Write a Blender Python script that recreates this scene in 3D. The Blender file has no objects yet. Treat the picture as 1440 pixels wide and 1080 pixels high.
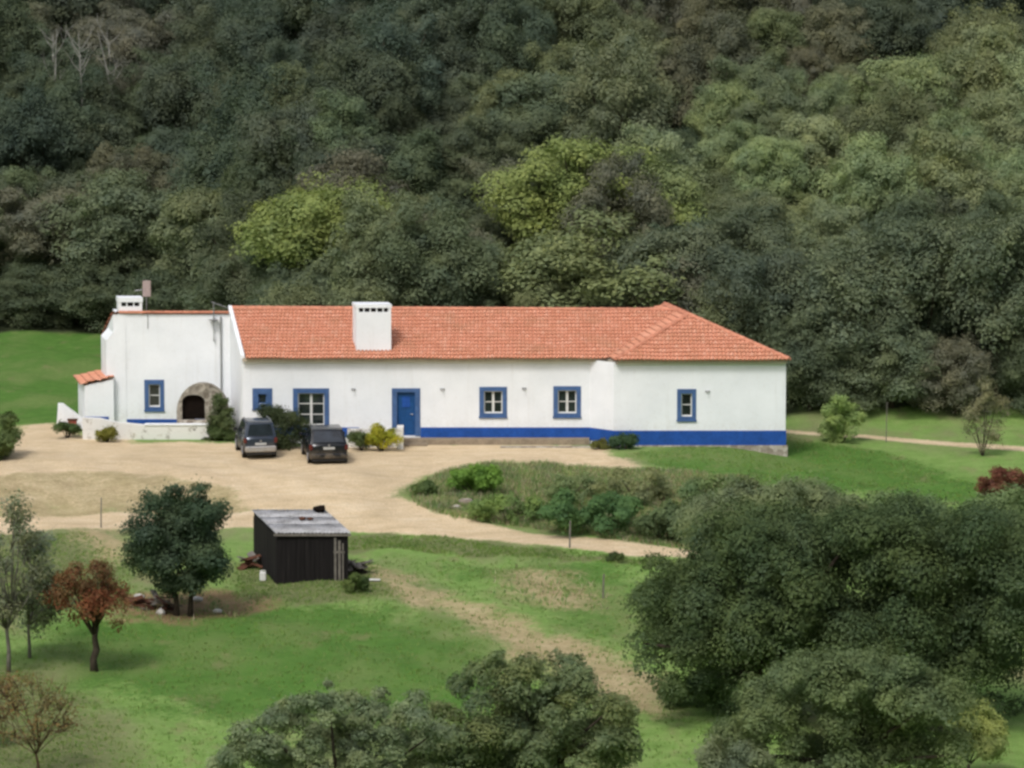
import bpy, bmesh, math, random
import numpy as np
from mathutils import Vector, Matrix, noise as mnoise

random.seed(7)
C = bpy.context.scene.collection
SC = bpy.context.scene

# ------------------------------------------------------------------ camera
CAM_H = 28.0
F = 6000.0                      # focal length in photo pixels (photo 1440 wide)
TH = math.atan(758.0 / F)       # downward pitch
CT, ST = math.cos(TH), math.sin(TH)
KX = -0.205                     # the buildings' depth direction leans this much in plan

def ray(u, v):
    a = (u - 720.0) / F; c = (540.0 - v) / F
    return a, CT + c * ST, -ST + c * CT

def P(u, v, Y):
    a, b, c = ray(u, v); t = Y / b
    return Vector((a * t, Y, CAM_H + c * t))
def PX(u, v, Y): return P(u, v, Y).x
def PZ(v, Y): return P(720, v, Y).z

def proj(x, y, z):
    dz = z - CAM_H
    f = y * CT - dz * ST; up = y * ST + dz * CT
    return 720 + F * x / f, 540 - F * up / f

# ------------------------------------------------------------------ terrain
def sstep(a, b, x):
    t = np.clip((x - a) / (b - a), 0, 1)
    return t * t * (3 - 2 * t)

def hill_start(x):
    return 247.0 - 34.0 * sstep(-21.5, -9, x) - 4.0 * sstep(8, 16, x)

def height(x, y):
    x = np.asarray(x, float); y = np.asarray(y, float)
    z = -1.0 * sstep(190, 177, y) - 0.016 * np.clip(177 - y, 0, 90)
    z = z + 26.0 * np.clip(1 - y / 95.0, 0, 3) ** 2
    d = np.clip(y - hill_start(x), 0, None)
    z = z + 0.36 * (np.sqrt(d * d + 16) - 4) * (1 - 0.25 * sstep(60, 300, d)) + 0.02 * np.clip(np.abs(x) - 60, 0, None) * sstep(10, 60, d)
    pad = 1 - sstep(192, 196, y) * (1 - sstep(209, 214, y)) * (1 - sstep(24, 30, np.abs(x)))
    u = 0.10 * np.sin(x * .37 + y * .11) * np.sin(y * .29 + 1.3) + 0.06 * np.sin(x * .9 - y * .23 + 2) + .04 * np.sin(x * 1.7 + y * 1.1)
    z = z + u * pad
    z = z - 0.55 * sstep(9.5, 14, x) * sstep(182, 192, y) * (1 - sstep(206, 222, y))
    return z
def hz(x, y): return float(height(x, y))

def G(u, v):
    a, b, c = ray(u, v)
    lo, hi = 60.0, 700.0
    t = lo
    prev = lo
    while t < hi:
        if CAM_H + c * t - hz(a * t, b * t) < 0: break
        prev = t; t += 1.5
    lo, hi = prev, t
    for _ in range(24):
        m = .5 * (lo + hi)
        if CAM_H + c * m - hz(a * m, b * m) < 0: hi = m
        else: lo = m
    return Vector((a * hi, b * hi, CAM_H + c * hi))

# ------------------------------------------------------------------ node helpers
def new_mat(name):
    m = bpy.data.materials.new(name); m.use_nodes = True
    nt = m.node_tree; nt.nodes.clear()
    return m, nt
class NT:
    def __init__(s, nt): s.nt = nt; s.N = nt.nodes; s.L = nt.links
    def node(s, t, **kw):
        n = s.N.new(t)
        for k, v in kw.items():
            if k.startswith('i_'):
                key = k[2:]
                key = int(key) if key.isdigit() else key.replace('_', ' ')
                n.inputs[key].default_value = v
            else: setattr(n, k, v)
        return n
    def link(s, a, b): s.L.new(a, b)
    def noise(s, vec, scale, detail=4, rough=.6):
        n = s.node('ShaderNodeTexNoise'); n.inputs['Scale'].default_value = scale
        n.inputs['Detail'].default_value = detail; n.inputs['Roughness'].default_value = rough
        if vec: s.link(vec, n.inputs['Vector'])
        return n.outputs['Fac']
    def math(s, op, a, b=None, c=None, clamp=False):
        n = s.node('ShaderNodeMath', operation=op, use_clamp=clamp)
        for i, q in enumerate((a, b, c)):
            if q is None: continue
            if isinstance(q, (int, float)): n.inputs[i].default_value = q
            else: s.link(q, n.inputs[i])
        return n.outputs[0]
    def ramp(s, fac, stops):
        n = s.node('ShaderNodeValToRGB'); e = n.color_ramp.elements
        while len(e) < len(stops): e.new(.5)
        for i, (p, col) in enumerate(stops):
            e[i].position = p
            e[i].color = (*col, 1) if len(col) == 3 else col
        s.link(fac, n.inputs[0]); return n.outputs[0]
    def mix(s, fac, a, b, bt='MIX'):
        n = s.node('ShaderNodeMix', data_type='RGBA', blend_type=bt)
        for sock, q in ((n.inputs[0], fac), (n.inputs[6], a), (n.inputs[7], b)):
            if isinstance(q, (int, float)): sock.default_value = q
            elif isinstance(q, tuple): sock.default_value = (*q, 1) if len(q) == 3 else q
            else: s.link(q, sock)
        return n.outputs[2]
    def smooth(s, x, a, b):
        n = s.node('ShaderNodeMapRange', interpolation_type='SMOOTHSTEP')
        s.link(x, n.inputs[0]); n.inputs[1].default_value = a; n.inputs[2].default_value = b
        return n.outputs[0]
    def out(s, shader):
        o = s.node('ShaderNodeOutputMaterial'); s.link(shader, o.inputs[0])
    def bsdf(s, col, rough=.8, spec=.3, metal=0.0, normal=None):
        b = s.node('ShaderNodeBsdfPrincipled')
        if isinstance(col, tuple): b.inputs['Base Color'].default_value = (*col, 1)
        else: s.link(col, b.inputs['Base Color'])
        if isinstance(rough, (int, float)): b.inputs['Roughness'].default_value = rough
        else: s.link(rough, b.inputs['Roughness'])
        b.inputs['Specular IOR Level'].default_value = spec
        b.inputs['Metallic'].default_value = metal
        if normal: s.link(normal, b.inputs['Normal'])
        return b.outputs[0]
    def bump(s, h, dist=.02, strength=.5):
        n = s.node('ShaderNodeBump'); n.inputs['Strength'].default_value = strength
        n.inputs['Distance'].default_value = dist
        s.link(h, n.inputs['Height']); return n.outputs[0]
    def obj(s): return s.node('ShaderNodeTexCoord').outputs['Object']
    def geo(s): return s.node('ShaderNodeNewGeometry').outputs['Position']
    def attr(s, name): return s.node('ShaderNodeAttribute', attribute_name=name)

def mottled(name, col, var=.25, scale=3.0, rough=.8, spec=.3, metal=0.0, dark=None, bump=.3, world=True, scale2=None):
    m, nt = new_mat(name); t = NT(nt)
    v = t.geo() if world else t.obj()
    n1 = t.noise(v, scale, 6, .65); n2 = t.noise(v, (scale2 or scale * 6), 3, .6)
    lo = tuple(c * (1 - var) for c in (dark or col)); hi = tuple(min(1, c * (1 + var * .6)) for c in col)
    c1 = t.ramp(n1, [(.3, lo), (.7, hi)])
    c2 = t.mix(t.smooth(n2, .3, .7), c1, t.mix(1.0, c1, (.78, .78, .78), 'MULTIPLY'))
    t.out(t.bsdf(c2, rough, spec, metal, t.bump(n2, .02, bump) if bump else None))
    return m

# ---- materials
def m_whitewash():
    m, nt = new_mat('whitewash'); t = NT(nt)
    g = t.geo()
    n1 = t.noise(g, .55, 5, .6); n2 = t.noise(g, 7, 5, .65)
    mp = t.node('ShaderNodeMapping'); t.link(g, mp.inputs[0]); mp.inputs['Scale'].default_value = (3.2, 3.2, .22)
    st = t.noise(mp.outputs[0], 1.0, 5, .7)
    c = t.ramp(n1, [(.3, (.76, .785, .815)), (.65, (.85, .87, .90))])
    c = t.mix(t.math('MULTIPLY', t.smooth(st, .52, .8), .25), c, (.52, .50, .46))
    c = t.mix(t.math('MULTIPLY', t.smooth(n2, .5, .8), .22), c, (.58, .56, .52))
    sx = t.node('ShaderNodeSeparateXYZ'); t.link(g, sx.inputs[0])
    low = t.math('MULTIPLY', t.math('SUBTRACT', 1.0, t.smooth(sx.outputs[2], .3, 1.5)), t.smooth(n2, .3, .7))
    c = t.mix(t.math('MULTIPLY', low, .3), c, (.5, .44, .36))
    t.out(t.bsdf(c, .88, .2, 0, t.bump(n2, .02, .35)))
    return m
def m_old_wall():
    m, nt = new_mat('old_whitewash_stone'); t = NT(nt)
    g = t.geo(); n1 = t.noise(g, 2.2, 6, .7)
    vo = t.node('ShaderNodeTexVoronoi'); t.link(g, vo.inputs['Vector']); vo.inputs['Scale'].default_value = 4.5
    stone = t.ramp(vo.outputs['Color'], [(.2, (.22, .20, .17)), (.8, (.46, .42, .35))])
    c = t.mix(t.smooth(n1, .52, .64), (.72, .71, .68), stone)
    t.out(t.bsdf(c, .9, .2, 0, t.bump(n1, .04, .5)))
    return m
def m_stone(name, a, b, scale=5.0):
    m, nt = new_mat(name); t = NT(nt)
    g = t.geo(); vo = t.node('ShaderNodeTexVoronoi'); t.link(g, vo.inputs['Vector']); vo.inputs['Scale'].default_value = scale
    n = t.noise(g, 9, 5, .65)
    c = t.ramp(vo.outputs['Color'], [(.15, a), (.85, b)])
    c = t.mix(t.math('MULTIPLY', t.smooth(n, .4, .75), .5), c, tuple(q * .45 for q in a))
    t.out(t.bsdf(c, .92, .2, 0, t.bump(vo.outputs['Distance'], .05, .7)))
    return m
def m_tiles():
    m, nt = new_mat('terracotta_tiles'); t = NT(nt)
    uv = t.node('ShaderNodeUVMap', uv_map='tile').outputs[0]
    fl = t.node('ShaderNodeVectorMath', operation='FLOOR'); t.link(uv, fl.inputs[0])
    wn = t.node('ShaderNodeTexWhiteNoise', noise_dimensions='2D'); t.link(fl.outputs[0], wn.inputs['Vector'])
    c = t.ramp(wn.outputs['Value'], [(0, (.56, .245, .150)), (.3, (.60, .265, .168)), (.7, (.63, .285, .185)), (1, (.67, .34, .235))])
    g = t.geo(); n = t.noise(g, .8, 5, .65); n2 = t.noise(g, 14, 3, .6)
    c = t.mix(t.math('MULTIPLY', t.smooth(n, .48, .72), .42), c, (.42, .235, .14))
    c = t.mix(t.math('MULTIPLY', t.smooth(n2, .55, .8), .35), c, (.62, .42, .32))
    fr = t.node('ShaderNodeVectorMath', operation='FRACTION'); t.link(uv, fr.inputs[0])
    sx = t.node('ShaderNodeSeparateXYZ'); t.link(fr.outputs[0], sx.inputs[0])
    # each tile darker along its lower lap
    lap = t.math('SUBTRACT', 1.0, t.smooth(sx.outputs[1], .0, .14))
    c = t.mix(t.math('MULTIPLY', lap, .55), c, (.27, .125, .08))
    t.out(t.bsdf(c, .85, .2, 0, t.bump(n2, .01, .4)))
    return m
def m_leaf():
    m, nt = new_mat('leaf'); t = NT(nt)
    oi = t.node('ShaderNodeObjectInfo'); at = t.attr('tint')
    c = t.mix(1.0, oi.outputs['Color'], at.outputs['Color'], 'MULTIPLY')
    n = t.noise(t.geo(), .9, 3, .6)
    c = t.mix(1.0, c, t.ramp(n, [(.3, (.84, .90, .98)), (.7, (1.32, 1.28, 1.14))]), 'MULTIPLY')
    d = t.node('ShaderNodeBsdfDiffuse'); t.link(c, d.inputs[0])
    tr = t.node('ShaderNodeBsdfTranslucent'); t.link(t.mix(1.0, c, (1.0, 1.06, .75), 'MULTIPLY'), tr.inputs[0])
    gl = t.node('ShaderNodeBsdfGlossy'); gl.inputs['Roughness'].default_value = .45; gl.inputs[0].default_value = (.8, .85, .9, 1)
    ms = t.node('ShaderNodeMixShader'); ms.inputs[0].default_value = .36; t.link(d.outputs[0], ms.inputs[1]); t.link(tr.outputs[0], ms.inputs[2])
    m2 = t.node('ShaderNodeMixShader'); m2.inputs[0].default_value = .006; t.link(ms.outputs[0], m2.inputs[1]); t.link(gl.outputs[0], m2.inputs[2])
    t.out(m2.outputs[0])
    return m
def m_ground():
    m, nt = new_mat('ground_cover'); t = NT(nt)
    g = t.geo(); at = t.attr('mask'); at2 = t.attr('mask2')
    s = t.node('ShaderNodeSeparateColor'); t.link(at.outputs['Color'], s.inputs[0])
    s2 = t.node('ShaderNodeSeparateColor'); t.link(at2.outputs['Color'], s2.inputs[0])
    mp = t.node('ShaderNodeMapping'); t.link(g, mp.inputs[0]); mp.inputs['Scale'].default_value = (1, .45, 1)
    mp_n = t.noise(mp.outputs[0], .6, 5, .7)
    big = t.noise(mp.outputs[0], .22, 6, .6); mid = t.noise(g, 1.1, 6, .65); fine = t.noise(g, 5.0, 5, .7)
    vf = t.noise(g, 17, 3, .6)
    grass = t.ramp(mid, [(.25, (.165, .29, .065)), (.5, (.235, .38, .10)), (.75, (.31, .42, .14))])
    grass = t.mix(t.smooth(big, .45, .68), grass, t.ramp(fine, [(.3, (.21, .26, .10)), (.7, (.32, .33, .165))]))
    lush = t.ramp(mid, [(.25, (.08, .175, .032)), (.55, (.112, .238, .045)), (.8, (.165, .275, .068))])
    lush = t.mix(t.smooth(big, .46, .62), lush, t.ramp(fine, [(.3, (.13, .225, .055)), (.7, (.20, .285, .085))]))
    lush = t.mix(t.math('MULTIPLY', t.smooth(mp_n, .55, .7), .55), lush, (.27, .25, .12))
    fac = lambda sock, amt=.55: t.smooth(t.math('ADD', sock, t.math('MULTIPLY', t.math('SUBTRACT', fine, .5), amt)), .3, .7)
    grass = t.mix(t.math('MULTIPLY', t.smooth(mp_n, .52, .68), .6), grass, (.30, .26, .14))
    c = t.mix(fac(s.outputs[2], 1.2), grass, lush)
    rough_g = t.ramp(fine, [(.25, (.12, .16, .055)), (.5, (.20, .235, .095)), (.75, (.33, .30, .16))])
    c = t.mix(fac(s2.outputs[0], .8), c, rough_g)
    earth = t.ramp(mid, [(.25, (.38, .29, .16)), (.5, (.52, .405, .235)), (.75, (.62, .49, .31))])
    c = t.mix(t.math('MULTIPLY', fac(s.outputs[1], 1.0), .88), c, earth)
    red = t.ramp(mid, [(.3, (.27, .155, .09)), (.7, (.40, .26, .16))])
    c = t.mix(t.math('MULTIPLY', fac(s2.outputs[1], 1.0), .85), c, red)
    sand = t.ramp(mid, [(.25, (.68, .525, .325)), (.5, (.79, .62, .405)), (.75, (.88, .715, .50))])
    sand = t.mix(t.math('MULTIPLY', t.smooth(big, .45, .7), .4), sand, (.56, .44, .28))
    sand = t.mix(t.math('MULTIPLY', t.smooth(fine, .56, .75), .3), sand, (.50, .40, .26))
    mp2 = t.node('ShaderNodeMapping'); t.link(g, mp2.inputs[0]); mp2.inputs['Scale'].default_value = (.28, 1.5, 1); mp2.inputs['Rotation'].default_value = (0, 0, .12)
    streak = t.noise(mp2.outputs[0], 1.0, 5, .65)
    sand = t.mix(t.math('MULTIPLY', t.smooth(streak, .5, .72), .55), sand, (.56, .43, .27))
    sand = t.mix(t.math('MULTIPLY', t.smooth(streak, .47, .3), .45), sand, (.90, .76, .56))
    peb = t.node('ShaderNodeTexVoronoi'); t.link(g, peb.inputs['Vector']); peb.inputs['Scale'].default_value = 3.2
    sand = t.mix(t.math('MULTIPLY', t.math('SUBTRACT', 1.0, t.smooth(peb.outputs['Distance'], .08, .2)), .35), sand, (.42, .34, .24))
    c = t.mix(fac(s.outputs[0], 1.0), c, sand)
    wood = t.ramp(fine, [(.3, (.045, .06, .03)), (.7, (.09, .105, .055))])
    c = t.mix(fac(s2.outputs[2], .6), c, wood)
    c = t.mix(t.smooth(vf, .35, .7), t.mix(1.0, c, (.72, .72, .70), 'MULTIPLY'), c)
    t.out(t.bsdf(c, .95, .1, 0, t.bump(t.math('ADD', fine, vf), .10, .55)))
    return m
def m_corrugated():
    m, nt = new_mat('weathered_sheet_roof'); t = NT(nt)
    g = t.obj(); n = t.noise(g, 1.3, 6, .7); n2 = t.noise(g, 6, 5, .7)
    c = t.ramp(n, [(.3, (.17, .165, .16)), (.5, (.40, .40, .405)), (.7, (.58, .58, .60))])
    c = t.mix(t.math('MULTIPLY', t.smooth(n2, .5, .72), .6), c, (.15, .14, .125))
    t.out(t.bsdf(c, .75, .3, 0, t.bump(n2, .01, .3))); return m
def m_black_boards():
    m, nt = new_mat('tarred_boards'); t = NT(nt)
    g = t.obj()
    mp = t.node('ShaderNodeMapping'); t.link(g, mp.inputs[0]); mp.inputs['Scale'].default_value = (7, 7, .6)
    n = t.noise(mp.outputs[0], 1.0, 6, .7)
    c = t.ramp(n, [(.3, (.007, .006, .006)), (.6, (.014, .012, .012)), (.85, (.04, .033, .031))])
    t.out(t.bsdf(c, .85, .2, 0, t.bump(n, .02, .5))); return m
def m_glass(name, col, rough=.06):
    m, nt = new_mat(name); t = NT(nt)
    n = t.noise(t.geo(), 1.5, 3, .6)
    c = t.ramp(n, [(.35, tuple(q * .6 for q in col)), (.7, tuple(q * 1.5 for q in col))])
    t.out(t.bsdf(c, rough, .6)); return m
def m_car(name, col, metal=.3):
    m, nt = new_mat(name); t = NT(nt)
    g = t.obj(); n = t.noise(g, 3, 5, .6)
    sx = t.node('ShaderNodeSeparateXYZ'); t.link(g, sx.inputs[0])
    dust = t.math('MULTIPLY', t.math('SUBTRACT', 1.0, t.smooth(sx.outputs[2], .25, .85)), t.smooth(n, .3, .7))
    c = t.mix(t.math('MULTIPLY', dust, .55), col, (.28, .22, .15))
    r = t.math('ADD', .22, t.math('MULTIPLY', dust, .5))
    b = t.bsdf(c, r, .5, metal); t.out(b); return m

M = {}
M['wall'] = m_whitewash(); M['oldwall'] = m_old_wall(); M['tiles'] = m_tiles(); M['leaf'] = m_leaf(); M['ground'] = m_ground()
M['blue'] = mottled('blue_limewash', (.018, .088, .37), .22, 1.5, .8, .25, bump=.2)
M['bluefr'] = mottled('blue_window_band', (.07, .14, .31), .25, 3, .75, .25, bump=.2)
M['bluedoor'] = mottled('blue_door_paint', (.008, .075, .24), .2, 4, .5, .35, bump=.1)
M['whitepaint'] = mottled('white_joinery', (.74, .74, .72), .12, 6, .55, .3, bump=0)
M['pane'] = m_glass('window_pane', (.020, .028, .026))
M['stone'] = m_stone('foundation_stone', (.24, .20, .16), (.50, .46, .40), 3.5)
M['ovenstone'] = m_stone('oven_stone', (.20, .175, .14), (.40, .37, .315), 5)
M['rock'] = m_stone('pale_rock', (.42, .40, .36), (.66, .64, .60), 3)
M['near_black'] = mottled('near_black', (.012, .008, .006), .4, 5, .95, .1, bump=0)  # near-black matt colour: flue blocks, oven mouth plate, one roof stone
M['soffit'] = mottled('cream_soffit', (.55, .48, .38), .2, 3, .85, .2)
M['metal'] = mottled('galvanised_metal', (.40, .40, .41), .25, 8, .45, .4, .6, bump=0)
M['pinkmetal'] = mottled('faded_antenna_panel', (.46, .36, .34), .2, 5, .6, .3, bump=0)
M['sheet'] = m_corrugated(); M['boards'] = m_black_boards()
M['greywood'] = mottled('weathered_wood', (.21, .19, .165), .4, 5, .85, .2)
M['rust'] = mottled('rusty_iron', (.115, .05, .03), .5, 5, .85, .2)
M['bark'] = mottled('bark', (.075, .060, .045), .5, 5, .95, .1, bump=.8)
M['palebark'] = mottled('lichen_bark', (.20, .185, .155), .4, 4, .95, .1, bump=.8)
M['brownbark'] = mottled('twig_bark', (.13, .085, .05), .4, 4, .95, .1, bump=.3)
M['plastic'] = mottled('white_plastic', (.78, .78, .76), .08, 6, .5, .4, bump=0)
M['rubber'] = mottled('tyre_rubber', (.016, .015, .014), .3, 6, .85, .2, bump=0)
M['alloy'] = mottled('alloy_rim', (.42, .42, .43), .15, 8, .35, .5, .7, bump=0)
M['trim'] = mottled('black_car_trim', (.02, .02, .021), .2, 8, .6, .3, bump=0)
M['carglass'] = m_glass('car_glass', (.018, .024, .034), .04)
M['carblue'] = m_car('grey_blue_car_paint', (.040, .052, .074), .35)
M['carblack'] = m_car('black_car_paint', (.016, .018, .022), .3)
M['silver'] = m_car('silver_bumper_paint', (.38, .375, .37), .3)
M['taillight'] = m_glass('tail_light_red', (.09, .010, .010), .15)
M['plate'] = mottled('number_plate_white', (.5, .5, .49), .05, 8, .5, .4, bump=0)
M['redpaint'] = mottled('faded_red_paint', (.36, .085, .06), .25, 5, .7, .3)

# ------------------------------------------------------------------ object helpers
def link(name, me, mat, parent=None):
    o = bpy.data.objects.new(name, me); C.objects.link(o)
    if mat:
        me.materials.clear(); me.materials.append(mat)
    if parent is not None: o.parent = parent
    return o
def tag(o, label, cat, group=None, kind=None):
    if label: o['label'] = label
    if cat: o['category'] = cat
    if group: o['group'] = group
    if kind: o['kind'] = kind
    return o
def thing(name, label, cat, loc=(0, 0, 0), rz=0.0, group=None):
    o = bpy.data.objects.new(name, None); C.objects.link(o)
    o.location = loc; o.rotation_euler = (0, 0, rz); o.empty_display_size = .3
    return tag(o, label, cat, group)

class MB:
    def __init__(s, T=None): s.v = []; s.f = []; s.T = T
    def add(s, vs, fs):
        n = len(s.v)
        s.v += [tuple(s.T(*p)) if s.T else tuple(p) for p in vs]
        s.f += [tuple(i + n for i in f) for f in fs]
    def box(s, x0, x1, y0, y1, z0, z1):
        s.add([(x0, y0, z0), (x1, y0, z0), (x1, y1, z0), (x0, y1, z0), (x0, y0, z1), (x1, y0, z1), (x1, y1, z1), (x0, y1, z1)],
              [(0, 3, 2, 1), (4, 5, 6, 7), (0, 1, 5, 4), (1, 2, 6, 5), (2, 3, 7, 6), (3, 0, 4, 7)])
    def prism(s, poly, vec):
        n = len(poly); v = Vector(vec)
        s.add([tuple(p) for p in poly] + [tuple(Vector(p) + v) for p in poly],
              [tuple(range(n))[::-1], tuple(range(n, 2 * n))] + [(i, (i + 1) % n, n + (i + 1) % n, n + i) for i in range(n)])
    def tube(s, pts, rad, n=6, caps=True):
        pts = [Vector(p) for p in pts]; m = len(pts); vs = []; fs = []
        for i, p in enumerate(pts):
            d = (pts[min(i + 1, m - 1)] - pts[max(i - 1, 0)]).normalized()
            a = Vector((0, 0, 1)) if abs(d.z) < .9 else Vector((1, 0, 0))
            e1 = d.cross(a).normalized(); e2 = d.cross(e1)
            r = rad[i] if isinstance(rad, (list, tuple)) else rad
            for k in range(n):
                t = 2 * math.pi * k / n
                vs.append(tuple(p + r * (math.cos(t) * e1 + math.sin(t) * e2)))
        for i in range(m - 1):
            for k in range(n):
                a = i * n + k; b = i * n + (k + 1) % n
                fs.append((a, b, b + n, a + n))
        if caps: fs += [tuple(range(n))[::-1], tuple(range((m - 1) * n, m * n))]
        s.add(vs, fs)
    def lathe(s, prof, c, n=16, axis='Z'):
        vs = []; fs = []
        for r, h in prof:
            for k in range(n):
                t = 2 * math.pi * k / n
                a, b = r * math.cos(t), r * math.sin(t)
                q = (a, b, h) if axis == 'Z' else (h, a, b)
                vs.append((c[0] + q[0], c[1] + q[1], c[2] + q[2]))
        for i in range(len(prof) - 1):
            for k in range(n):
                a = i * n + k; b = i * n + (k + 1) % n
                fs.append((a, b, b + n, a + n))
        fs += [tuple(range(n))[::-1], tuple(range((len(prof) - 1) * n, len(prof) * n))]
        s.add(vs, fs)
    def blob(s, c, r, seed=0, amp=.25, sub=2):
        bm = bmesh.new(); bmesh.ops.create_icosphere(bm, subdivisions=sub, radius=1)
        vs = []
        for v in bm.verts:
            k = 1 + amp * mnoise.noise(v.co * 1.6 + Vector((seed * 3.1, seed, 0)))
            vs.append((c[0] + v.co.x * r[0] * k, c[1] + v.co.y * r[1] * k, c[2] + v.co.z * r[2] * k))
        fs = [tuple(v.index for v in f.verts) for f in bm.faces]; bm.free()
        s.add(vs, fs)
    def build(s, name, mat, parent=None, smooth=False, bevel=0, recalc=True):
        me = bpy.data.meshes.new(name); me.from_pydata(s.v, [], s.f); me.update()
        if recalc:
            bm = bmesh.new(); bm.from_mesh(me)
            bmesh.ops.recalc_face_normals(bm, faces=bm.faces[:])
            if bevel: bmesh.ops.bevel(bm, geom=bm.edges[:], offset=bevel, segments=1, affect='EDGES')
            bm.to_mesh(me); bm.free()
        if smooth:
            me.polygons.foreach_set('use_smooth', [True] * len(me.polygons)); me.update()
        return link(name, me, mat, parent)

# ------------------------------------------------------------------ ground sheet
def in_poly(px, py, poly):
    n = len(poly); ins = np.zeros(px.shape, bool); dist = np.full(px.shape, 1e9)
    for i in range(n):
        x0, y0 = poly[i]; x1, y1 = poly[(i + 1) % n]
        cond = (y0 > py) != (y1 > py)
        with np.errstate(divide='ignore', invalid='ignore'):
            xi = (x1 - x0) * (py - y0) / (y1 - y0 if y1 != y0 else 1e-9) + x0
        ins ^= cond & (px < xi)
        ex, ey = x1 - x0, y1 - y0
        t = np.clip(((px - x0) * ex + (py - y0) * ey) / (ex * ex + ey * ey + 1e-12), 0, 1)
        dist = np.minimum(dist, np.hypot(px - x0 - t * ex, py - y0 - t * ey))
    return np.where(ins, dist, -dist)

def world_poly(pix): return [(G(u, v).x, G(u, v).y) for u, v in pix]

YARD = [(-30, 650), (8, 632), (30, 598), (75, 594), (110, 612), (200, 622), (300, 622), (430, 628), (500, 624), (620, 624), (760, 624), (850, 632), (905, 655),
        (870, 663), (800, 657), (700, 655), (640, 662), (592, 674), (560, 688), (552, 702), (590, 718), (640, 736), (560, 748), (500, 746), (440, 742), (395, 728),
        (345, 715), (320, 690), (230, 668), (120, 660), (40, 668), (-30, 672)]
ROAD = [(-40, 726), (120, 726), (260, 724), (350, 720), (440, 712), (560, 700), (610, 722), (700, 741), (800, 756), (930, 769), (1010, 777), (1100, 782),
        (1100, 790), (1010, 788), (930, 781), (800, 769), (700, 760), (600, 751), (495, 746), (355, 742), (150, 742), (60, 746), (-40, 750)]
LANE = [(1095, 603), (1210, 611), (1320, 620), (1470, 630), (1470, 637), (1320, 626), (1210, 616), (1095, 607)]
TRAIL = [(505, 788), (530, 793), (580, 820), (640, 838), (700, 856), (770, 888), (850, 912), (890, 940), (940, 962), (940, 1010), (860, 990), (800, 955), (740, 925),
         (680, 893), (620, 858), (560, 828)]
BANKSOIL = [(-40, 662), (60, 656), (140, 652), (240, 664), (330, 690), (345, 716), (260, 724), (120, 725), (-40, 725)]
SPUR = [(95, 744), (150, 742), (185, 775), (180, 800), (130, 775)]
REDSOIL = [(150, 835), (240, 826), (380, 838), (400, 852), (330, 868), (230, 880), (150, 868)]
GREYSOIL = [(520, 812), (580, 812), (640, 845), (600, 862), (540, 848)]
GREYSOIL2 = [(690, 795), (790, 800), (862, 830), (855, 860), (760, 858), (690, 835)]
LUSH = [(40, 880), (200, 870), (380, 850), (560, 862), (660, 888), (760, 960), (700, 1000), (300, 1010), (120, 970)]
LUSH2 = [(-200, 430), (200, 430), (200, 592), (-200, 592)]
LUSH3 = [(880, 640), (1110, 615), (1260, 640), (1400, 690), (1380, 715), (1180, 690), (1000, 690)]
LUSH4 = [(600, 790), (900, 790), (900, 900), (820, 900), (700, 830)]
ROUGH = [(570, 690), (640, 660), (760, 652), (900, 662), (1050, 672), (1120, 730), (1000, 772), (860, 758), (740, 742), (640, 730), (590, 712)]
ROUGH2 = [(-40, 930), (60, 950), (130, 985), (200, 1080), (150, 1150), (-60, 1150)]
ROUGH3 = [(480, 752), (640, 756), (800, 774), (960, 790), (960, 800), (760, 785), (560, 772), (480, 775)]
ROUGH4 = [(-40, 750), (120, 748), (190, 800), (180, 850), (60, 860), (-40, 880)]
ROUGH5 = [(330, 790), (540, 800), (560, 840), (420, 850), (330, 835)]

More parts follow.
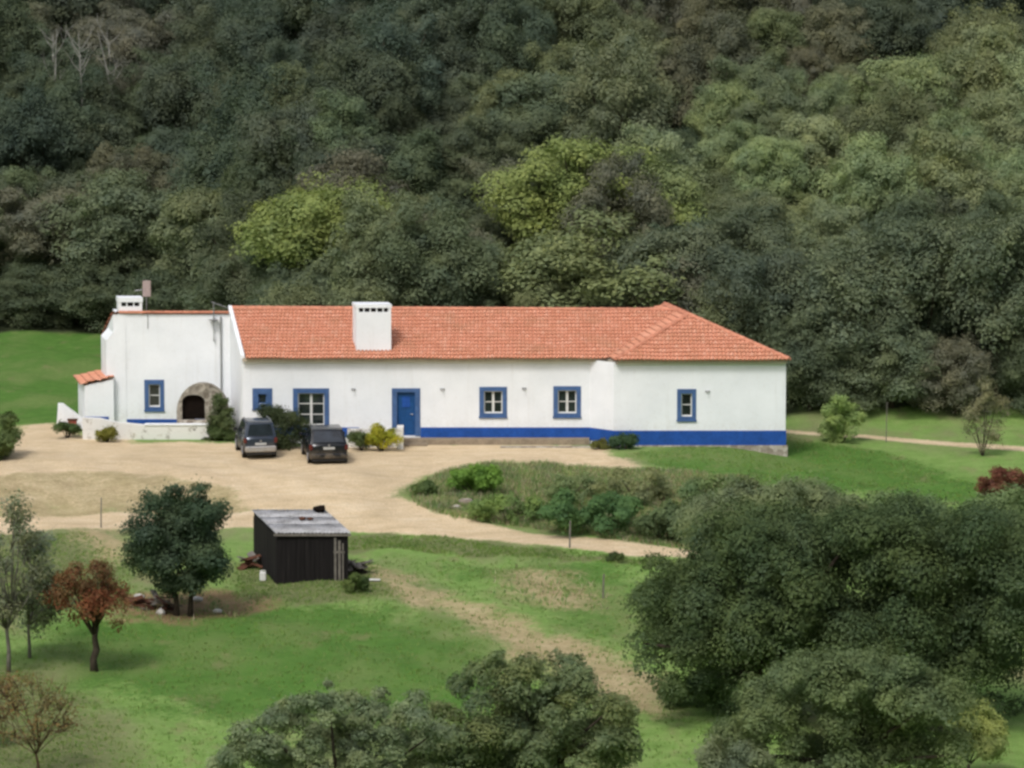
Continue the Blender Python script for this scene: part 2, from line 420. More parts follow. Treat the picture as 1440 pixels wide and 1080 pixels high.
def build_ground():
    xs = np.concatenate([np.arange(-420, -40, 20.), np.arange(-40, -26, 1.0), np.arange(-26, 26, .27), np.arange(26, 40, 1.0), np.arange(40, 421, 20.)])
    ys = np.concatenate([np.arange(-60, 112, 6.), np.arange(112, 196, .30), np.arange(196, 216, .4), np.arange(216, 300, 1.2), np.arange(300, 760, 20.)])
    X, Y = np.meshgrid(xs, ys); nx, ny = len(xs), len(ys)
    Z = height(X, Y)
    px, py = X.ravel(), Y.ravel()
    wob = np.array([mnoise.noise((a * .55, b * .4, 0)) * .8 + mnoise.noise((a * 1.7, b * 1.2, 4)) * .35 if (abs(a) < 45 and 100 < b < 320) else 0 for a, b in zip(px, py)])
    wx, wy = px + wob * .35, py + wob * 1.6
    def sd(pix, soft, k=1.0, bias=0):
        d = in_poly(px + wob * .35 * k, py + wob * 1.6 * k, world_poly(pix))
        return np.clip(.5 + (d + bias) / (2 * soft), 0, 1)
    yard = sd(YARD, .9, .8); road = sd(ROAD, .5, .25, .15); lane = sd(LANE, .5, .1); trail = sd(TRAIL, 1.6, 1.2)
    bank = sd(BANKSOIL, 4.0, 2.5, 1.2); spur = sd(SPUR, 1.5)
    lush = np.maximum.reduce([sd(LUSH, 3, 2), sd(LUSH2, 1), sd(LUSH3, 1.5), sd(LUSH4, 2.5, 2) * .8])
    rough = np.maximum.reduce([sd(ROUGH, 1.2), sd(ROUGH2, 2.5), sd(ROUGH3, .9), sd(ROUGH4, 2) * .9, sd(ROUGH5, 1.5)])
    red = np.maximum.reduce([sd(REDSOIL, 1.5, 1.5) * .9])
    grey = np.maximum.reduce([sd(GREYSOIL, 1.6, 1.5) * .75, sd(GREYSOIL2, 2.4, 1.5) * .74])
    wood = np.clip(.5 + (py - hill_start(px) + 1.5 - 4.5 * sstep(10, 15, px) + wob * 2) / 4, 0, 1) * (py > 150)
    sand = np.maximum.reduce([yard, road, lane, trail * .40, spur * .42, bank * .43])
    td = in_poly(px + wob * .35, py + wob * 1.6, world_poly(TRAIL))
    trail = trail * (1 - .42 * sstep(.9, 1.9, td))
    earth = np.maximum.reduce([trail * .95, bank, spur * .9, grey])
    # wheel ruts: grass strip down the middle of the trail
    ins = (yard > .5).astype(int)
    zflat = Z.ravel()
    def face_mean(a):
        A = a.reshape(ny, nx); return .25 * (A[:-1, :-1] + A[1:, :-1] + A[:-1, 1:] + A[1:, 1:])
    cls = np.zeros((ny - 1, nx - 1), int)
    cls[face_mean(wood) > .5] = 4
    cls[face_mean(trail) > .5] = 3
    cls[face_mean(lane) > .5] = 5
    cls[face_mean(yard) > .5] = 1
    cls[(face_mean(road) > .5) & (cls != 1)] = 2
    idx = np.arange(nx * ny).reshape(ny, nx)
    quads = np.stack([idx[:-1, :-1], idx[:-1, 1:], idx[1:, 1:], idx[1:, :-1]], -1)
    mask = np.stack([sand, earth, lush, np.ones_like(sand)], -1)
    mask2 = np.stack([rough, red, wood, np.ones_like(sand)], -1)
    P3 = np.stack([px, py, zflat], -1)
    names = {0: 'meadow', 1: 'dirt_yard', 2: 'dirt_road', 3: 'dirt_path', 4: 'hillside', 5: 'lane'}
    for k, nm in names.items():
        q = quads[cls == k]
        if not len(q): continue
        used, inv = np.unique(q.ravel(), return_inverse=True)
        me = bpy.data.meshes.new(nm)
        me.vertices.add(len(used)); me.vertices.foreach_set('co', P3[used].ravel())
        me.loops.add(len(inv)); me.loops.foreach_set('vertex_index', inv.astype(np.int32))
        me.polygons.add(len(q)); me.polygons.foreach_set('loop_start', np.arange(0, len(inv), 4, dtype=np.int32))
        me.polygons.foreach_set('use_smooth', np.ones(len(q), bool))
        for an, arr in (('mask', mask), ('mask2', mask2)):
            a = me.attributes.new(an, 'FLOAT_COLOR', 'POINT'); a.data.foreach_set('color', arr[used].astype(np.float32).ravel())
        me.update(); me.validate()
        o = link(nm, me, M['ground']); o['kind'] = 'structure'
build_ground()

# ------------------------------------------------------------------ foliage
def leaf_mesh(name, clumps, n, size, seed, spread=(.35, 1.12), up=.5, palette=None, elong=.55, droop=0.0, bottom_dark=None):
    """clumps: list of (centre, radii). Many small leaf faces spread over and inside the clumps."""
    rg = np.random.default_rng(seed)
    cc = np.array([c for c, r in clumps], float); rr = np.array([r if hasattr(r, '__len__') else (r, r, r) for c, r in clumps], float)
    w = (rr[:, 0] * rr[:, 1] + rr[:, 0] * rr[:, 2]) ; w = w / w.sum()
    k = rg.choice(len(cc), n, p=w)
    d = rg.normal(size=(n, 3)); d /= np.linalg.norm(d, axis=1)[:, None]
    flip = (d[:, 2] < -.25) & (rg.random(n) < .55); d[flip, 2] *= -1
    rad = spread[0] + (spread[1] - spread[0]) * rg.random(n) ** .6
    lump = 1 + .22 * np.sin(d[:, 0] * 5 + k) * np.sin(d[:, 1] * 5 + k * 2.1) * np.sin(d[:, 2] * 4 + k)
    p = cc[k] + d * rr[k] * (rad * lump)[:, None]
    # bend and ruffle the clumps so they do not read as balls; throw out ragged sprigs
    mr = float(rr.mean())
    ph = rg.random((3, 3, 3)) * 6.28
    p0 = p.copy()
    for o_, (fq, am) in enumerate(((.9, .42), (1.9, .26), (3.7, .13))):
        for ax in range(3):
            q = p0 * fq / mr
            p[:, ax] += am * mr * (1 if ax < 2 else .7) * np.sin(q[:, (ax + 1) % 3] + ph[o_, ax, 0]) * np.cos(q[:, (ax + 2) % 3] * .8 + ph[o_, ax, 1])
    sprig = rg.random(n) < .10
    p[sprig] += d[sprig] * (mr * .55 * rg.random(sprig.sum()) ** 1.5)[:, None] + np.array([0, 0, .12]) * mr * rg.random(sprig.sum())[:, None]
    nrm = d * .95 + rg.normal(size=(n, 3)) * .34 + np.array([0, 0, up]); nrm /= np.linalg.norm(nrm, axis=1)[:, None]
    t = np.cross(nrm, rg.normal(size=(n, 3))); t[:, 2] -= droop; t /= np.linalg.norm(t, axis=1)[:, None]
    b = np.cross(nrm, t)
    s = size * (.6 + .8 * rg.random(n))[:, None]
    bend = nrm * s * (.25 * (rg.random(n) - .5))[:, None]
    V = np.stack([p - t * s, p - b * s * elong + bend, p + t * s, p + b * s * elong + bend], 1).reshape(-1, 3)
    me = bpy.data.meshes.new(name)
    me.vertices.add(4 * n); me.vertices.foreach_set('co', V.ravel())
    me.loops.add(4 * n); me.loops.foreach_set('vertex_index', np.arange(4 * n, dtype=np.int32))
    me.polygons.add(n); me.polygons.foreach_set('loop_start', np.arange(0, 4 * n, 4, dtype=np.int32))
    pal = np.array(palette if palette is not None else [(1, 1, 1), (.88, .92, .9), (1.12, 1.1, .97), (1.05, 1.0, .88)], float)
    kc = pal[rg.integers(0, len(pal), len(cc))]
    own = pal[rg.integers(0, len(pal), n)]
    col = (kc[k] * .55 + own * .45) * (.9 + .2 * rg.random(n))[:, None]
    col = np.concatenate([col, np.ones((n, 1))], 1)
    a = me.attributes.new('tint', 'FLOAT_COLOR', 'POINT'); a.data.foreach_set('color', np.repeat(col, 4, 0).astype(np.float32).ravel())
    me.update(); me.materials.append(M['leaf'])
    return me

def crown_clumps(rg, R, Hc, zc, n, rmin=.2, rmax=.36, flat=.5, lob=.25):
    """n clump spheres lying in the outer part of an uneven dome (radius R, half-height Hc, centre height zc)"""
    out = []
    ph = rg.random(4) * 6.28
    for i in range(n):
        g = (i + .5) / n
        zz = 1 - 1.62 * g                       # from top to a little under the waist
        a = i * 2.39996 + rg.normal() * .35
        q = math.sqrt(max(0, 1 - zz * zz))
        dep = .62 + .3 * rg.random()
        L = 1 + lob * math.sin(2 * a + ph[0]) + lob * .6 * math.sin(3 * a + ph[1])
        r = R * (rmin + (rmax - rmin) * rg.random())
        out.append(((R * q * dep * L * math.cos(a), R * q * dep * L * math.sin(a), zc + Hc * zz * dep + rg.normal() * .05 * Hc), (r, r, r * (.7 + .25 * rg.random()))))
    return out

def trunk_mesh(name, rg, clumps, zc, r0, n_limbs=6, lean=(0, 0), fork=.4, mat='bark', stems=1, sides=7):
    mb = MB()
    for s in range(stems):
        off = Vector((0, 0, 0)) if stems == 1 else Vector((math.cos(s * 2.5) * r0 * 2.2, math.sin(s * 2.5) * r0 * 2.2, 0))
        fz = zc * fork
        fk = off + Vector((lean[0] + (off.x * 1.5), lean[1] + off.y * 1.5, fz))
        mid = off + Vector((lean[0] * .25 + rg.normal() * r0 * .5, lean[1] * .3, fz * .5))
        mb.tube([off + Vector((0, 0, -.25)), off + Vector((0, 0, .12)), mid, fk], [r0 * 1.5, r0 * 1.12, r0 * .9, r0 * .75], sides)
        sel = rg.choice(len(clumps), min(n_limbs, len(clumps)), replace=False)
        for i in sel:
            c = Vector(clumps[i][0])
            m = fk.lerp(c, .5) + Vector((rg.normal() * .12, rg.normal() * .12, .05)) * max(.4, zc * .12)
            mb.tube([fk - Vector((0, 0, r0 * .4)), m, c], [r0 * .55, r0 * .34, r0 * .1], 5)
    me_o = mb.build(name, M[mat], None, smooth=True)
    me = me_o.data; bpy.data.objects.remove(me_o)
    return me

def put_tree(name, label, cat, loc, crown_me, trunk_me, color, rz=0., scale=(1, 1, 1), group=None, trunk_name='trunk', crown_name='crown', trunk_mat=None):
    t = thing(name, label, cat, loc, rz, group); t.scale = scale
    if trunk_me is not None:
        o = bpy.data.objects.new(trunk_name, trunk_me); C.objects.link(o); o.parent = t
    c = bpy.data.objects.new(crown_name, crown_me); C.objects.link(c); c.parent = t; c.color = (*color, 1)
    return t

# palette of object colours (linear), greyed and lightened to carry the slope's haze
DARK = (.112, .138, .098); BLUEG = (.104, .134, .102); OLIVE = (.180, .208, .126); LIGHT = (.265, .312, .180); GREYB = (.178, .180, .138)
YELL = (.245, .290, .112); BROWN = (.178, .178, .130); MIDG = (.146, .178, .118)

# ---- forest: shared meshes
VAR = []
for i in range(12):
    rg = np.random.default_rng(100 + i)
    R = 2.9; zc = 4.0 + .3 * (i % 3); Hc = 2.3 + .35 * (i % 4)
    cl = crown_clumps(rg, R, Hc, zc, 26 + i % 5 * 9, .12, .40, lob=.14 + .07 * (i % 4))
    cl += [((0, 0, zc - .3), (R * .6, R * .6, Hc * .7))]
    if i % 3 == 1: cl += [((rg.normal() * 1.2, rg.normal() * 1.2, zc + Hc * (.8 + .3 * rg.random())), (.6, .6, .7)) for _ in range(5)]
    cm = leaf_mesh('forest_crown', cl, 38000, .070, 200 + i)
    tm = trunk_mesh('forest_trunk', rg, cl, zc, .17, 9)
    VAR.append((cm, tm))
BUSHY = []
for i in range(5):
    rg = np.random.default_rng(150 + i)
    cl = crown_clumps(rg, 2.9, 2.9, 3.3, 46, .20, .34, lob=.2) + [(((rg.random() - .5) * 4.6, (rg.random() - .5) * 4.6, .5 + rg.random() * 1.4), (.9, .9, .75)) for _ in range(16)]
    cl += [((0, 0, 2.6), (1.9, 1.9, 2.0))]
    BUSHY.append((leaf_mesh('forest_crown', cl, 38000, .070, 260 + i), trunk_mesh('forest_trunk', rg, cl, 3.2, .16, 7)))

LAND = [(95, 'green meadow'), (165, 'white lean-to'), (235, 'small chimney'), (320, 'stone oven'), (395, 'small square window'), (470, 'black car'), (556, 'tall white chimney'),
        (640, 'blue door'), (735, 'window past the door'), (830, 'window by wall corner'), (920, 'wall corner shrub'), (1010, 'narrow window'),
        (1110, 'pointed roof end'), (1225, 'willowy bush'), (1330, 'pale lane'), (1600, 'thin pale sapling')]
ORD = ['first', 'second', 'third', 'fourth', 'fifth', 'sixth', 'seventh', 'eighth', 'ninth', 'tenth', 'eleventh', 'twelfth', 'thirteenth', 'fourteenth', 'fifteenth', 'sixteenth', 'seventeenth', 'eighteenth', 'nineteenth', 'twentieth']

def zone_color(u, v, rg):
    """hue of the wood in different stretches of the slope"""
    pal = [(DARK, 1.0), (BLUEG, 1.2)]
    if v < 130 and 780 < u < 1180: pal = [(BROWN, 1.6), (OLIVE, .8), (GREYB, .6)]
    elif u > 980 and 60 < v < 330: pal = [(LIGHT, 1.6), (OLIVE, 1.0)]
    elif 780 < u <= 980 and 110 < v < 260: pal = [(OLIVE, 1.0), (LIGHT, .6), (DARK, .6)]
    elif 400 < u < 780 and 120 < v < 250: pal = [(MIDG, 1.2), (DARK, 1), (OLIVE, .4)]
    elif u > 950 and v >= 330: pal = [(MIDG, 1.5), (DARK, .6), (OLIVE, .5)]
    elif u < 400 and v >= 250: pal = [(GREYB, 1.0), (MIDG, .9), (DARK, .6)]
    elif v >= 250: pal = [(MIDG, 1), (OLIVE, 1), (GREYB, .6)]
    elif u < 300 and v < 140: pal = [(DARK, 1), (OLIVE, .4), (GREYB, .4)]
    w = np.array([p[1] for p in pal]); k = rg.choice(len(pal), p=w / w.sum())
    j = .85 + .3 * rg.random()
    c = pal[k][0]
    return c, (c[0] * j * (.94 + .12 * rg.random()), c[1] * j, c[2] * j * (.92 + .16 * rg.random()))
TONE = {DARK: 'dark green', BLUEG: 'bluish green', OLIVE: 'olive green', LIGHT: 'light olive', GREYB: 'grey brown', YELL: 'yellow green', BROWN: 'brownish olive', MIDG: 'mid green'}

forest = []      # (u, Yrank, object, tone)
rg = np.random.default_rng(5)
rows = []
d = 6.0
k = 0
while d < 64:
    sp = 3.8 + .35 * (d / 60)
    x0 = -56 + (k % 2) * sp / 2
    x = x0
    while x < 56:
        X = x + rg.normal() * .8; dd = d + rg.normal() * .7
        Y = float(hill_start(X)) + dd
        z = hz(X, Y)
        s = .66 + .40 * rg.random()
        u, v = proj(X, Y, z + 5.2 * s)
        ub, vb = proj(X, Y, z)
        if -210 < u < 1640 and v > -60 - 0 and v < 700 and not (v > 640):
            if proj(X, Y, z + 6.6 * s)[1] < 640 and vb > -10:
                forest.append([u, v, X, Y, z, s])
        x += sp
    d += 3.65; k += 1
print('forest', len(forest))
# taller trees that make the front of the wood: (u, v_top, width px, Y, colour, label, name)
DKG = (.115, .142, .092); DKO = (.205, .238, .125)
FRONT = [
 (-12, 245, 110, 254, OLIVE, 'olive tree crown cut off at the picture edge above the green meadow'),
 (62, 288, 170, 253, GREYB, 'broad grey brown leafless-looking tree standing at the top of the green meadow'),
 (175, 272, 190, 251, MIDG, 'dense rounded green tree beside the grey brown tree above the meadow edge'),
 (40, 375, 150, 248.5, DKG, 'low dark tree growing right on the upper edge of the green meadow'),
 (128, 362, 150, 248, DKG, 'low dark tree on the meadow edge just behind the lean-to'),
 (292, 290, 170, 240, OLIVE, 'olive toned tree behind the small chimney with paler top'),
 (232, 370, 140, 238, DKG, 'dark bushy tree directly behind the small chimney'),
 (345, 375, 140, 231, MIDG, 'green tree behind the roof mast beside the yellow green tree'),
 (458, 266, 205, 224, YELL, 'bright yellow green round tree rising behind the roof near the tall chimney'),
 (592, 295, 165, 223, GREYB, 'greyish green tree behind the roof just past the tall chimney'),
 (672, 330, 140, 222, OLIVE, 'smaller olive tree behind the roof between the greyish tree and yellow topped tree'),
 (815, 236, 215, 225.5, YELL, 'yellow topped tree behind the middle of the tiled roof'),
 (895, 226, 170, 226, tuple(.5 * a + .5 * b for a, b in zip(YELL, OLIVE)), 'tall olive tree with yellow tinged top behind the roof hip'),
 (850, 296, 290, 221, DKO, 'broad mid green tree in front of the two yellow topped trees behind the roof'),
 (418, 388, 140, 218, OLIVE, 'low green tree peeping over the roof between mast and tall chimney'),
 (512, 384, 140, 217.5, OLIVE, 'low olive tree just behind the tall white chimney'),
 (945, 352, 150, 218.5, GREYB, 'greyish tree behind the peak of the hipped roof'),
 (1025, 385, 150, 216, OLIVE, 'olive tree behind the sloping end of the hipped roof'),
 (1100, 352, 170, 216, MIDG, 'green tree at the end of the house roof'),
 (1195, 335, 200, 214.5, MIDG, 'large leafy tree above the willowy bush'),
 (1300, 322, 190, 215, MIDG, 'large dense tree above the pale lane with dark gaps under it'),
 (1405, 305, 190, 213.5, MIDG, 'large tree with bare dark trunks showing above the thin pale sapling'),
 (1140, 430, 130, 212, DKG, 'dark lower tree tucked beside the white end wall of the house'),
 (1255, 448, 140, 212, MIDG, 'low green tree behind the pale lane, between willowy bush and thin sapling'),
 (1345, 470, 110, 211.5, GREYB, 'low greyish tree directly behind the thin pale sapling'),
 (1452, 455, 110, 211.5, DKG, 'dark low tree cut by the picture edge beyond the lane'),
]
for i, (u, vt, w, Y, colr, lab) in enumerate(FRONT):
    b = P(u, 500, Y); z0 = hz(b.x, Y); top = PZ(vt, Y)
    H = max(2.5, top - z0); Rw = w * Y / F / 2
    low = vt >= 330 or u == 850
    cm, tm = BUSHY[i % 5] if low else VAR[i % 12]
    j = .92 + .16 * rg.random()
    t = put_tree('broadleaf_tree', lab, 'tree', (b.x, Y, z0), cm, tm, tuple(q * j * 1.12 for q in colr), rg.random() * 6.28, (Rw / 2.75, Rw / 2.75, H / 6.55))
# hillside trees
cols = {}
for u, v, X, Y, z, s in forest:
    if not -75 < u < 1515:
        tone, colr = zone_color(u, v, rg); cm, tm = (VAR if rg.random() < .6 else BUSHY)[int(rg.integers(0, 5))]
        put_tree('hillside_tree', 'green tree of the wood that carries on past the picture edge', 'tree', (X, Y, z), cm, tm, colr, rg.random() * 6.28, (s * 1.1, s * 1.1, s), 'trees of the wood past the picture edge')
        continue
    lm = next(n for lim, n in LAND if u < lim)
    cols.setdefault(lm, []).append((Y, u, v, X, z, s))
cnt = 0
for lm, lst in cols.items():
    lst.sort()
    for r, (Y, u, v, X, z, s) in enumerate(lst):
        tone, colr = zone_color(u, v, rg)
        cm, tm = VAR[int(rg.integers(0, 12))]
        lab = f"{TONE[tone]} tree on the slope, {ORD[min(r, 19)]} one up above the {lm}"
        sx = s * (.92 + .25 * rg.random())
        put_tree('hillside_tree', lab, 'tree', (X, Y, z), cm, tm, colr, rg.random() * 6.28, (sx, sx * (.88 + .24 * rg.random()), s * (.85 + .35 * rg.random())), 'trees covering the hillside')
        cnt += 1
print('hillside trees', cnt)

def snag(u, v, Y, h, label, seed):
    rgs_ = np.random.default_rng(seed); b_ = P(u, v, Y); z0 = hz(b_.x, Y); top = b_.z
    t = thing('dead_tree', label, 'dead tree', (b_.x, Y, z0), 0, 'bleached dead trees on the slope')
    H = top - z0
    mb = MB(); mb.tube([(0, 0, -.3), (rgs_.normal() * .15, 0, H * .5), (rgs_.normal() * .3, 0, H)], [.10, .07, .025], 6); mb.build('trunk', M['deadwood'], t)
    mb = MB()
    for k in range(11):
        z_ = H * (.55 + .42 * rgs_.random()); a = rgs_.random() * 6.28; L = .45 + .75 * rgs_.random()
        e_ = Vector((math.cos(a) * L, math.sin(a) * L, z_ + L * (.9 + .9 * rgs_.random()))); m_ = Vector((0, 0, z_)).lerp(e_, .55) + Vector((0, 0, -.12))
        mb.tube([(0, 0, z_), m_, e_], [.032, .022, .008], 5)
        for q_ in range(2):
            mb.tube([m_.lerp(e_, .3 + .4 * q_), e_ + Vector((rgs_.normal() * .35, rgs_.normal() * .35, .3))], [.013, .005], 4)
    mb.build('branches', M['deadwood'], t)
M['deadwood'] = mottled('bleached_wood', (.30, .295, .26), .3, 4, .9, .2, bump=0)
snag(74, 40, 270, 7, 'bleached dead tree high on the slope near the picture corner', 1)
snag(114, 46, 269, 7, 'bare pale dead tree in the middle of the three high on the slope', 2)
snag(154, 42, 270.5, 7, 'pale dead tree, the one nearest the middle of the slope among three', 3)

# ------------------------------------------------------------------ house
YM, YR, YW, YB = 199.3, 198.2, 203.4, 208.0
KX = -0.205
house = thing('farmhouse', 'long low white farmhouse with blue plinth and orange tiled roof', 'house', (PX(590, 614, YM), YM, 0))
HO = house.location.copy()
def loc(p): return (p[0] - HO.x, p[1] - HO.y, p[2] - HO.z)
def HB(): return MB(lambda x, y, z: (x - HO.x, y - HO.y, z - HO.z))
def sk(x, y, y0): return (x + KX * (y - y0), y)      # follow the house's depth direction

def wall_openings(mb, x0, x1, z0, z1, y, ops, depth=.22):
    xs = sorted({x0, x1, *[o[0] for o in ops], *[o[1] for o in ops]}); zs = sorted({z0, z1, *[o[2] for o in ops], *[o[3] for o in ops]})
    for i in range(len(xs) - 1):
        for j in range(len(zs) - 1):
            cx, cz = (xs[i] + xs[i + 1]) / 2, (zs[j] + zs[j + 1]) / 2
            if any(o[0] < cx < o[1] and o[2] < cz < o[3] for o in ops): continue
            mb.add([(xs[i], y, zs[j]), (xs[i + 1], y, zs[j]), (xs[i + 1], y, zs[j + 1]), (xs[i], y, zs[j + 1])], [(0, 1, 2, 3)])
    for a, b, c, d in ops:
        mb.add([(a, y, c), (b, y, c), (b, y, d), (a, y, d), (a, y + depth, c), (b, y + depth, c), (b, y + depth, d), (a, y + depth, d)],
               [(0, 4, 5, 1), (1, 5, 6, 2), (2, 6, 7, 3), (3, 7, 4, 0)])

def rect(u0, u1, v0, v1, Y):
    vm = (v0 + v1) / 2
    return PX(u0, vm, Y), PX(u1, vm, Y), PZ(v1, Y), PZ(v0, Y)

# openings (outer blue band in pixels, inner light opening)
WIN = [  # (outer u0,u1,v0,v1, inner inset px (side, top, bottom), plane, columns, rows, mullion)
 ('window', (355, 383, 546, 576), (8, 8, 8), YM, 1, 1),
 ('window', (412, 463, 546, 603), (7, 7, 5), YM, 2, 3),
 ('window', (674, 713, 544, 587), (6.5, 6, 6), YM, 2, 2),
 ('window', (778, 817, 543, 587), (6.5, 6, 6), YM, 2, 2),
 ('window', (952, 979, 547, 592), (6, 6.5, 6.5), YR, 1, 2),
 ('window', (203, 231, 534, 578), (6, 6.5, 6), YW, 1, 2),
]
DOOR = (551, 591, 546, 613)
ops = {YM: [], YR: [], YW: []}
winspec = []
for nm, (u0, u1, v0, v1), (si, ti, bi), Y, nc, nr in WIN:
    O = rect(u0, u1, v0, v1, Y); I = rect(u0 + si, u1 - si, v0 + ti, v1 - bi, Y)
    ops[Y].append(I); winspec.append((O, I, Y, nc, nr))
Do = rect(*DOOR, YM); Di = (Do[0] + .24, Do[1] - .24, Do[2], Do[3] - .18)
ops[YM].append((Di[0], Di[1], Di[2] - 0.0, Di[3]))

zE = PZ(505, YM - .35); zEw = zE - .06            # eave height
xL = PX(341, 560, YM); xJ = PX(829, 560, YM); xR0 = PX(863, 560, YR); xR1 = PX(1105, 560, YR)
YRI = 203.55; zRI = PZ(434.5, YRI)                 # main ridge
zWE = zE + .02
z_low = -1.2
wb = HB()
wall_openings(wb, xL, xJ, z_low, zEw, YM, ops[YM])
# splayed return between main front and wing, wing front
wb.add([(xJ, YM, z_low), (xR0, YR, z_low), (xR0, YR, zEw), (xJ, YM, zEw)], [(0, 1, 2, 3)])
wall_openings(wb, xR0, xR1, z_low, zEw, YR, ops[YR])
# right end wall and rear
xRb = sk(xR1, YB, YR)[0]; xLb = sk(xL, YB, YM)[0]; xLr = sk(xL, YRI, YM)[0]
wb.add([(xR1, YR, z_low), (xRb, YB, z_low), (xRb, YB, zEw), (xR1, YR, zEw)], [(0, 1, 2, 3)])
xWl = PX(160, 560, YW)     # tall block's own end
xWlb = sk(xWl, YB, YW)[0]
wb.add([(xRb, YB, z_low), (xWlb, YB, z_low), (xWlb, YB, zEw), (xRb, YB, zEw)], [(0, 1, 2, 3)])
# gable end of main block (seen between tall block and roof verge)
wb.add([(xL, YM, z_low), (xL, YM, zE + .10), (xLr, YRI, zRI + .10), (xLr, YRI, z_low)], [(0, 1, 2, 3)])
# tall block front wall, from its own end to main gable
zT = PZ(442, YW)
xWr = sk(xL, YW, YM)[0]
wall_openings(wb, xWl, xWr, z_low, zT, YW, ops[YW])
# its end wall
wb.add([(xWl, YW, z_low), (xWl, YW, zT), (xWlb, YB, zEw), (xWlb, YB, z_low)], [(0, 1, 2, 3)])
wall = wb.build('wall', M['wall'], house, recalc=False)

# white verge coping on the gable
cb = HB()
w = .12
cb.add([(xL - w * .4, YM - .12, zE - .02), (xL + w, YM - .12, zE - .02), (xL + w, YM - .12, zE + .16), (xL - w * .4, YM - .12, zE + .16),
        (xLr - w * .4, YRI, zRI - .02), (xLr + w, YRI, zRI - .02), (xLr + w, YRI, zRI + .17), (xLr - w * .4, YRI, zRI + .17)],
       [(0, 1, 2, 3), (7, 6, 5, 4), (0, 4, 5, 1), (1, 5, 6, 2), (2, 6, 7, 3), (3, 7, 4, 0)])
cb.build('verge_coping', M['wall'], house)

# chimney breast at the far end, with sloping shoulder, and small chimney
sb = HB()
pts = [(150, 600), (168, 600), (168, 442), (167, 440), (166, 460), (150, 479)]
xa = PX(150, 560, YW - .02); xb_ = PX(178, 560, YW); xs_ = PX(166, 450, YW - .02)
sb.prism([(xa, YW - .03, z_low), (xb_, YW - .03, z_low), (xb_, YW - .03, zT + .02), (xs_, YW - .03, zT + .02), (xs_, YW - .03, PZ(460, YW)), (xa, YW - .03, PZ(479, YW))], (-.205 * 2.2, 2.2, 0))
sb.build('chimney_breast', M['wall'], house)

def chimney(u0, u1, vt, vb_z, Y, dep, slot_v0, slot_v1, nslot, extra_base=None):
    """box chimney with slotted cap, front face in plane Y"""
    x0, x1 = PX(u0, vt + 20, Y), PX(u1, vt + 20, Y)
    zt = PZ(vt, Y); zs0, zs1 = PZ(slot_v1, Y), PZ(slot_v0, Y)
    mb = HB()
    t = lambda x, y: (x + KX * (y - Y), y)
    def bx(xa, xb, ya, yb, za, zb):
        p = [(*t(xa, ya), za), (*t(xb, ya), za), (*t(xb, yb), za), (*t(xa, yb), za)]
        mb.prism(p, (0, 0, zb - za))
    bx(x0, x1, Y, Y + dep, vb_z, zs0)                     # shaft
    bx(x0 - .03, x1 + .03, Y - .03, Y + dep + .03, zs1, zt)       # cap slab
    pw = .13
    n = nslot
    for i in range(n + 1):
        xc = x0 + (x1 - x0 - pw) * i / n
        if 0 < i < n: bx(xc + pw * .3, xc + pw * .7, Y + .02, Y + .09, zs0, zs1)
        else: bx(xc, xc + pw, Y, Y + dep, zs0, zs1)
    o = mb.build('chimney', M['wall'], house)
    m2 = HB()
    p = [(*t(x0 + .16, Y + .12), zs0 - .02), (*t(x1 - .16, Y + .12), zs0 - .02), (*t(x1 - .16, Y + dep - .1), zs0 - .02), (*t(x0 + .16, Y + dep - .1), zs0 - .02)]
    m2.prism(p, (0, 0, zs1 - zs0 + .03)); q = m2.build('flue', M['near_black'], house); 
    q.parent = o
    return o
ch1 = chimney(501, 550, 428, zE + .05, 199.55, 1.0, 433, 439, 5)
ch1['label'] = 'tall broad white chimney rising from the front roof slope'
ch2 = chimney(167, 200, 418.5, zT - .3, YW + .05, .8, 425, 431, 3)
ch2['label'] = 'short white chimney on the taller end block'

# windows
for O, I, Y, nc, nr in winspec:
    fb = HB(); p = .025
    y0, y1 = Y - p, Y + .02
    fb.box(O[0], I[0], y0, y1, O[2], O[3]); fb.box(I[1], O[1], y0, y1, O[2], O[3])
    fb.box(I[0], I[1], y0, y1, I[3], O[3]); fb.box(I[0], I[1], y0, y1, O[2], I[2])
    fr = fb.build('window', M['bluefr'], house)
    sb = HB(); yw = Y + .12; t = .05; q = .045
    sb.box(I[0], I[0] + t, yw, yw + .05, I[2], I[3]); sb.box(I[1] - t, I[1], yw, yw + .05, I[2], I[3])
    sb.box(I[0] + t, I[1] - t, yw, yw + .05, I[3] - t, I[3]); sb.box(I[0] + t, I[1] - t, yw, yw + .05, I[2], I[2] + t)
    for i in range(1, nc):
        xc = I[0] + (I[1] - I[0]) * i / nc; sb.box(xc - .055, xc + .055, yw - .006, yw + .044, I[2] + t, I[3] - t)
    for i in range(1, nr):
        zc = I[2] + (I[3] - I[2]) * i / nr; sb.box(I[0] + t, I[1] - t, yw + .008, yw + .036, zc - .02, zc + .02)
    small = nc == 1 
    s = sb.build('sash', M['bluefr'] if (small and nr == 1) else M['whitepaint'], fr); s.parent = fr
    pb = HB(); pb.add([(I[0], yw + .03, I[2]), (I[1], yw + .03, I[2]), (I[1], yw + .03, I[3]), (I[0], yw + .03, I[3])], [(0, 1, 2, 3)])
    pb.build('pane', M['pane'], fr)
    zb = HB(); zb.box(O[0] - .02, O[1] + .02, Y - .075, Y - p - .002, O[2] - .03, O[2] + .05)
    zb.build('sill', M['bluefr'], fr)
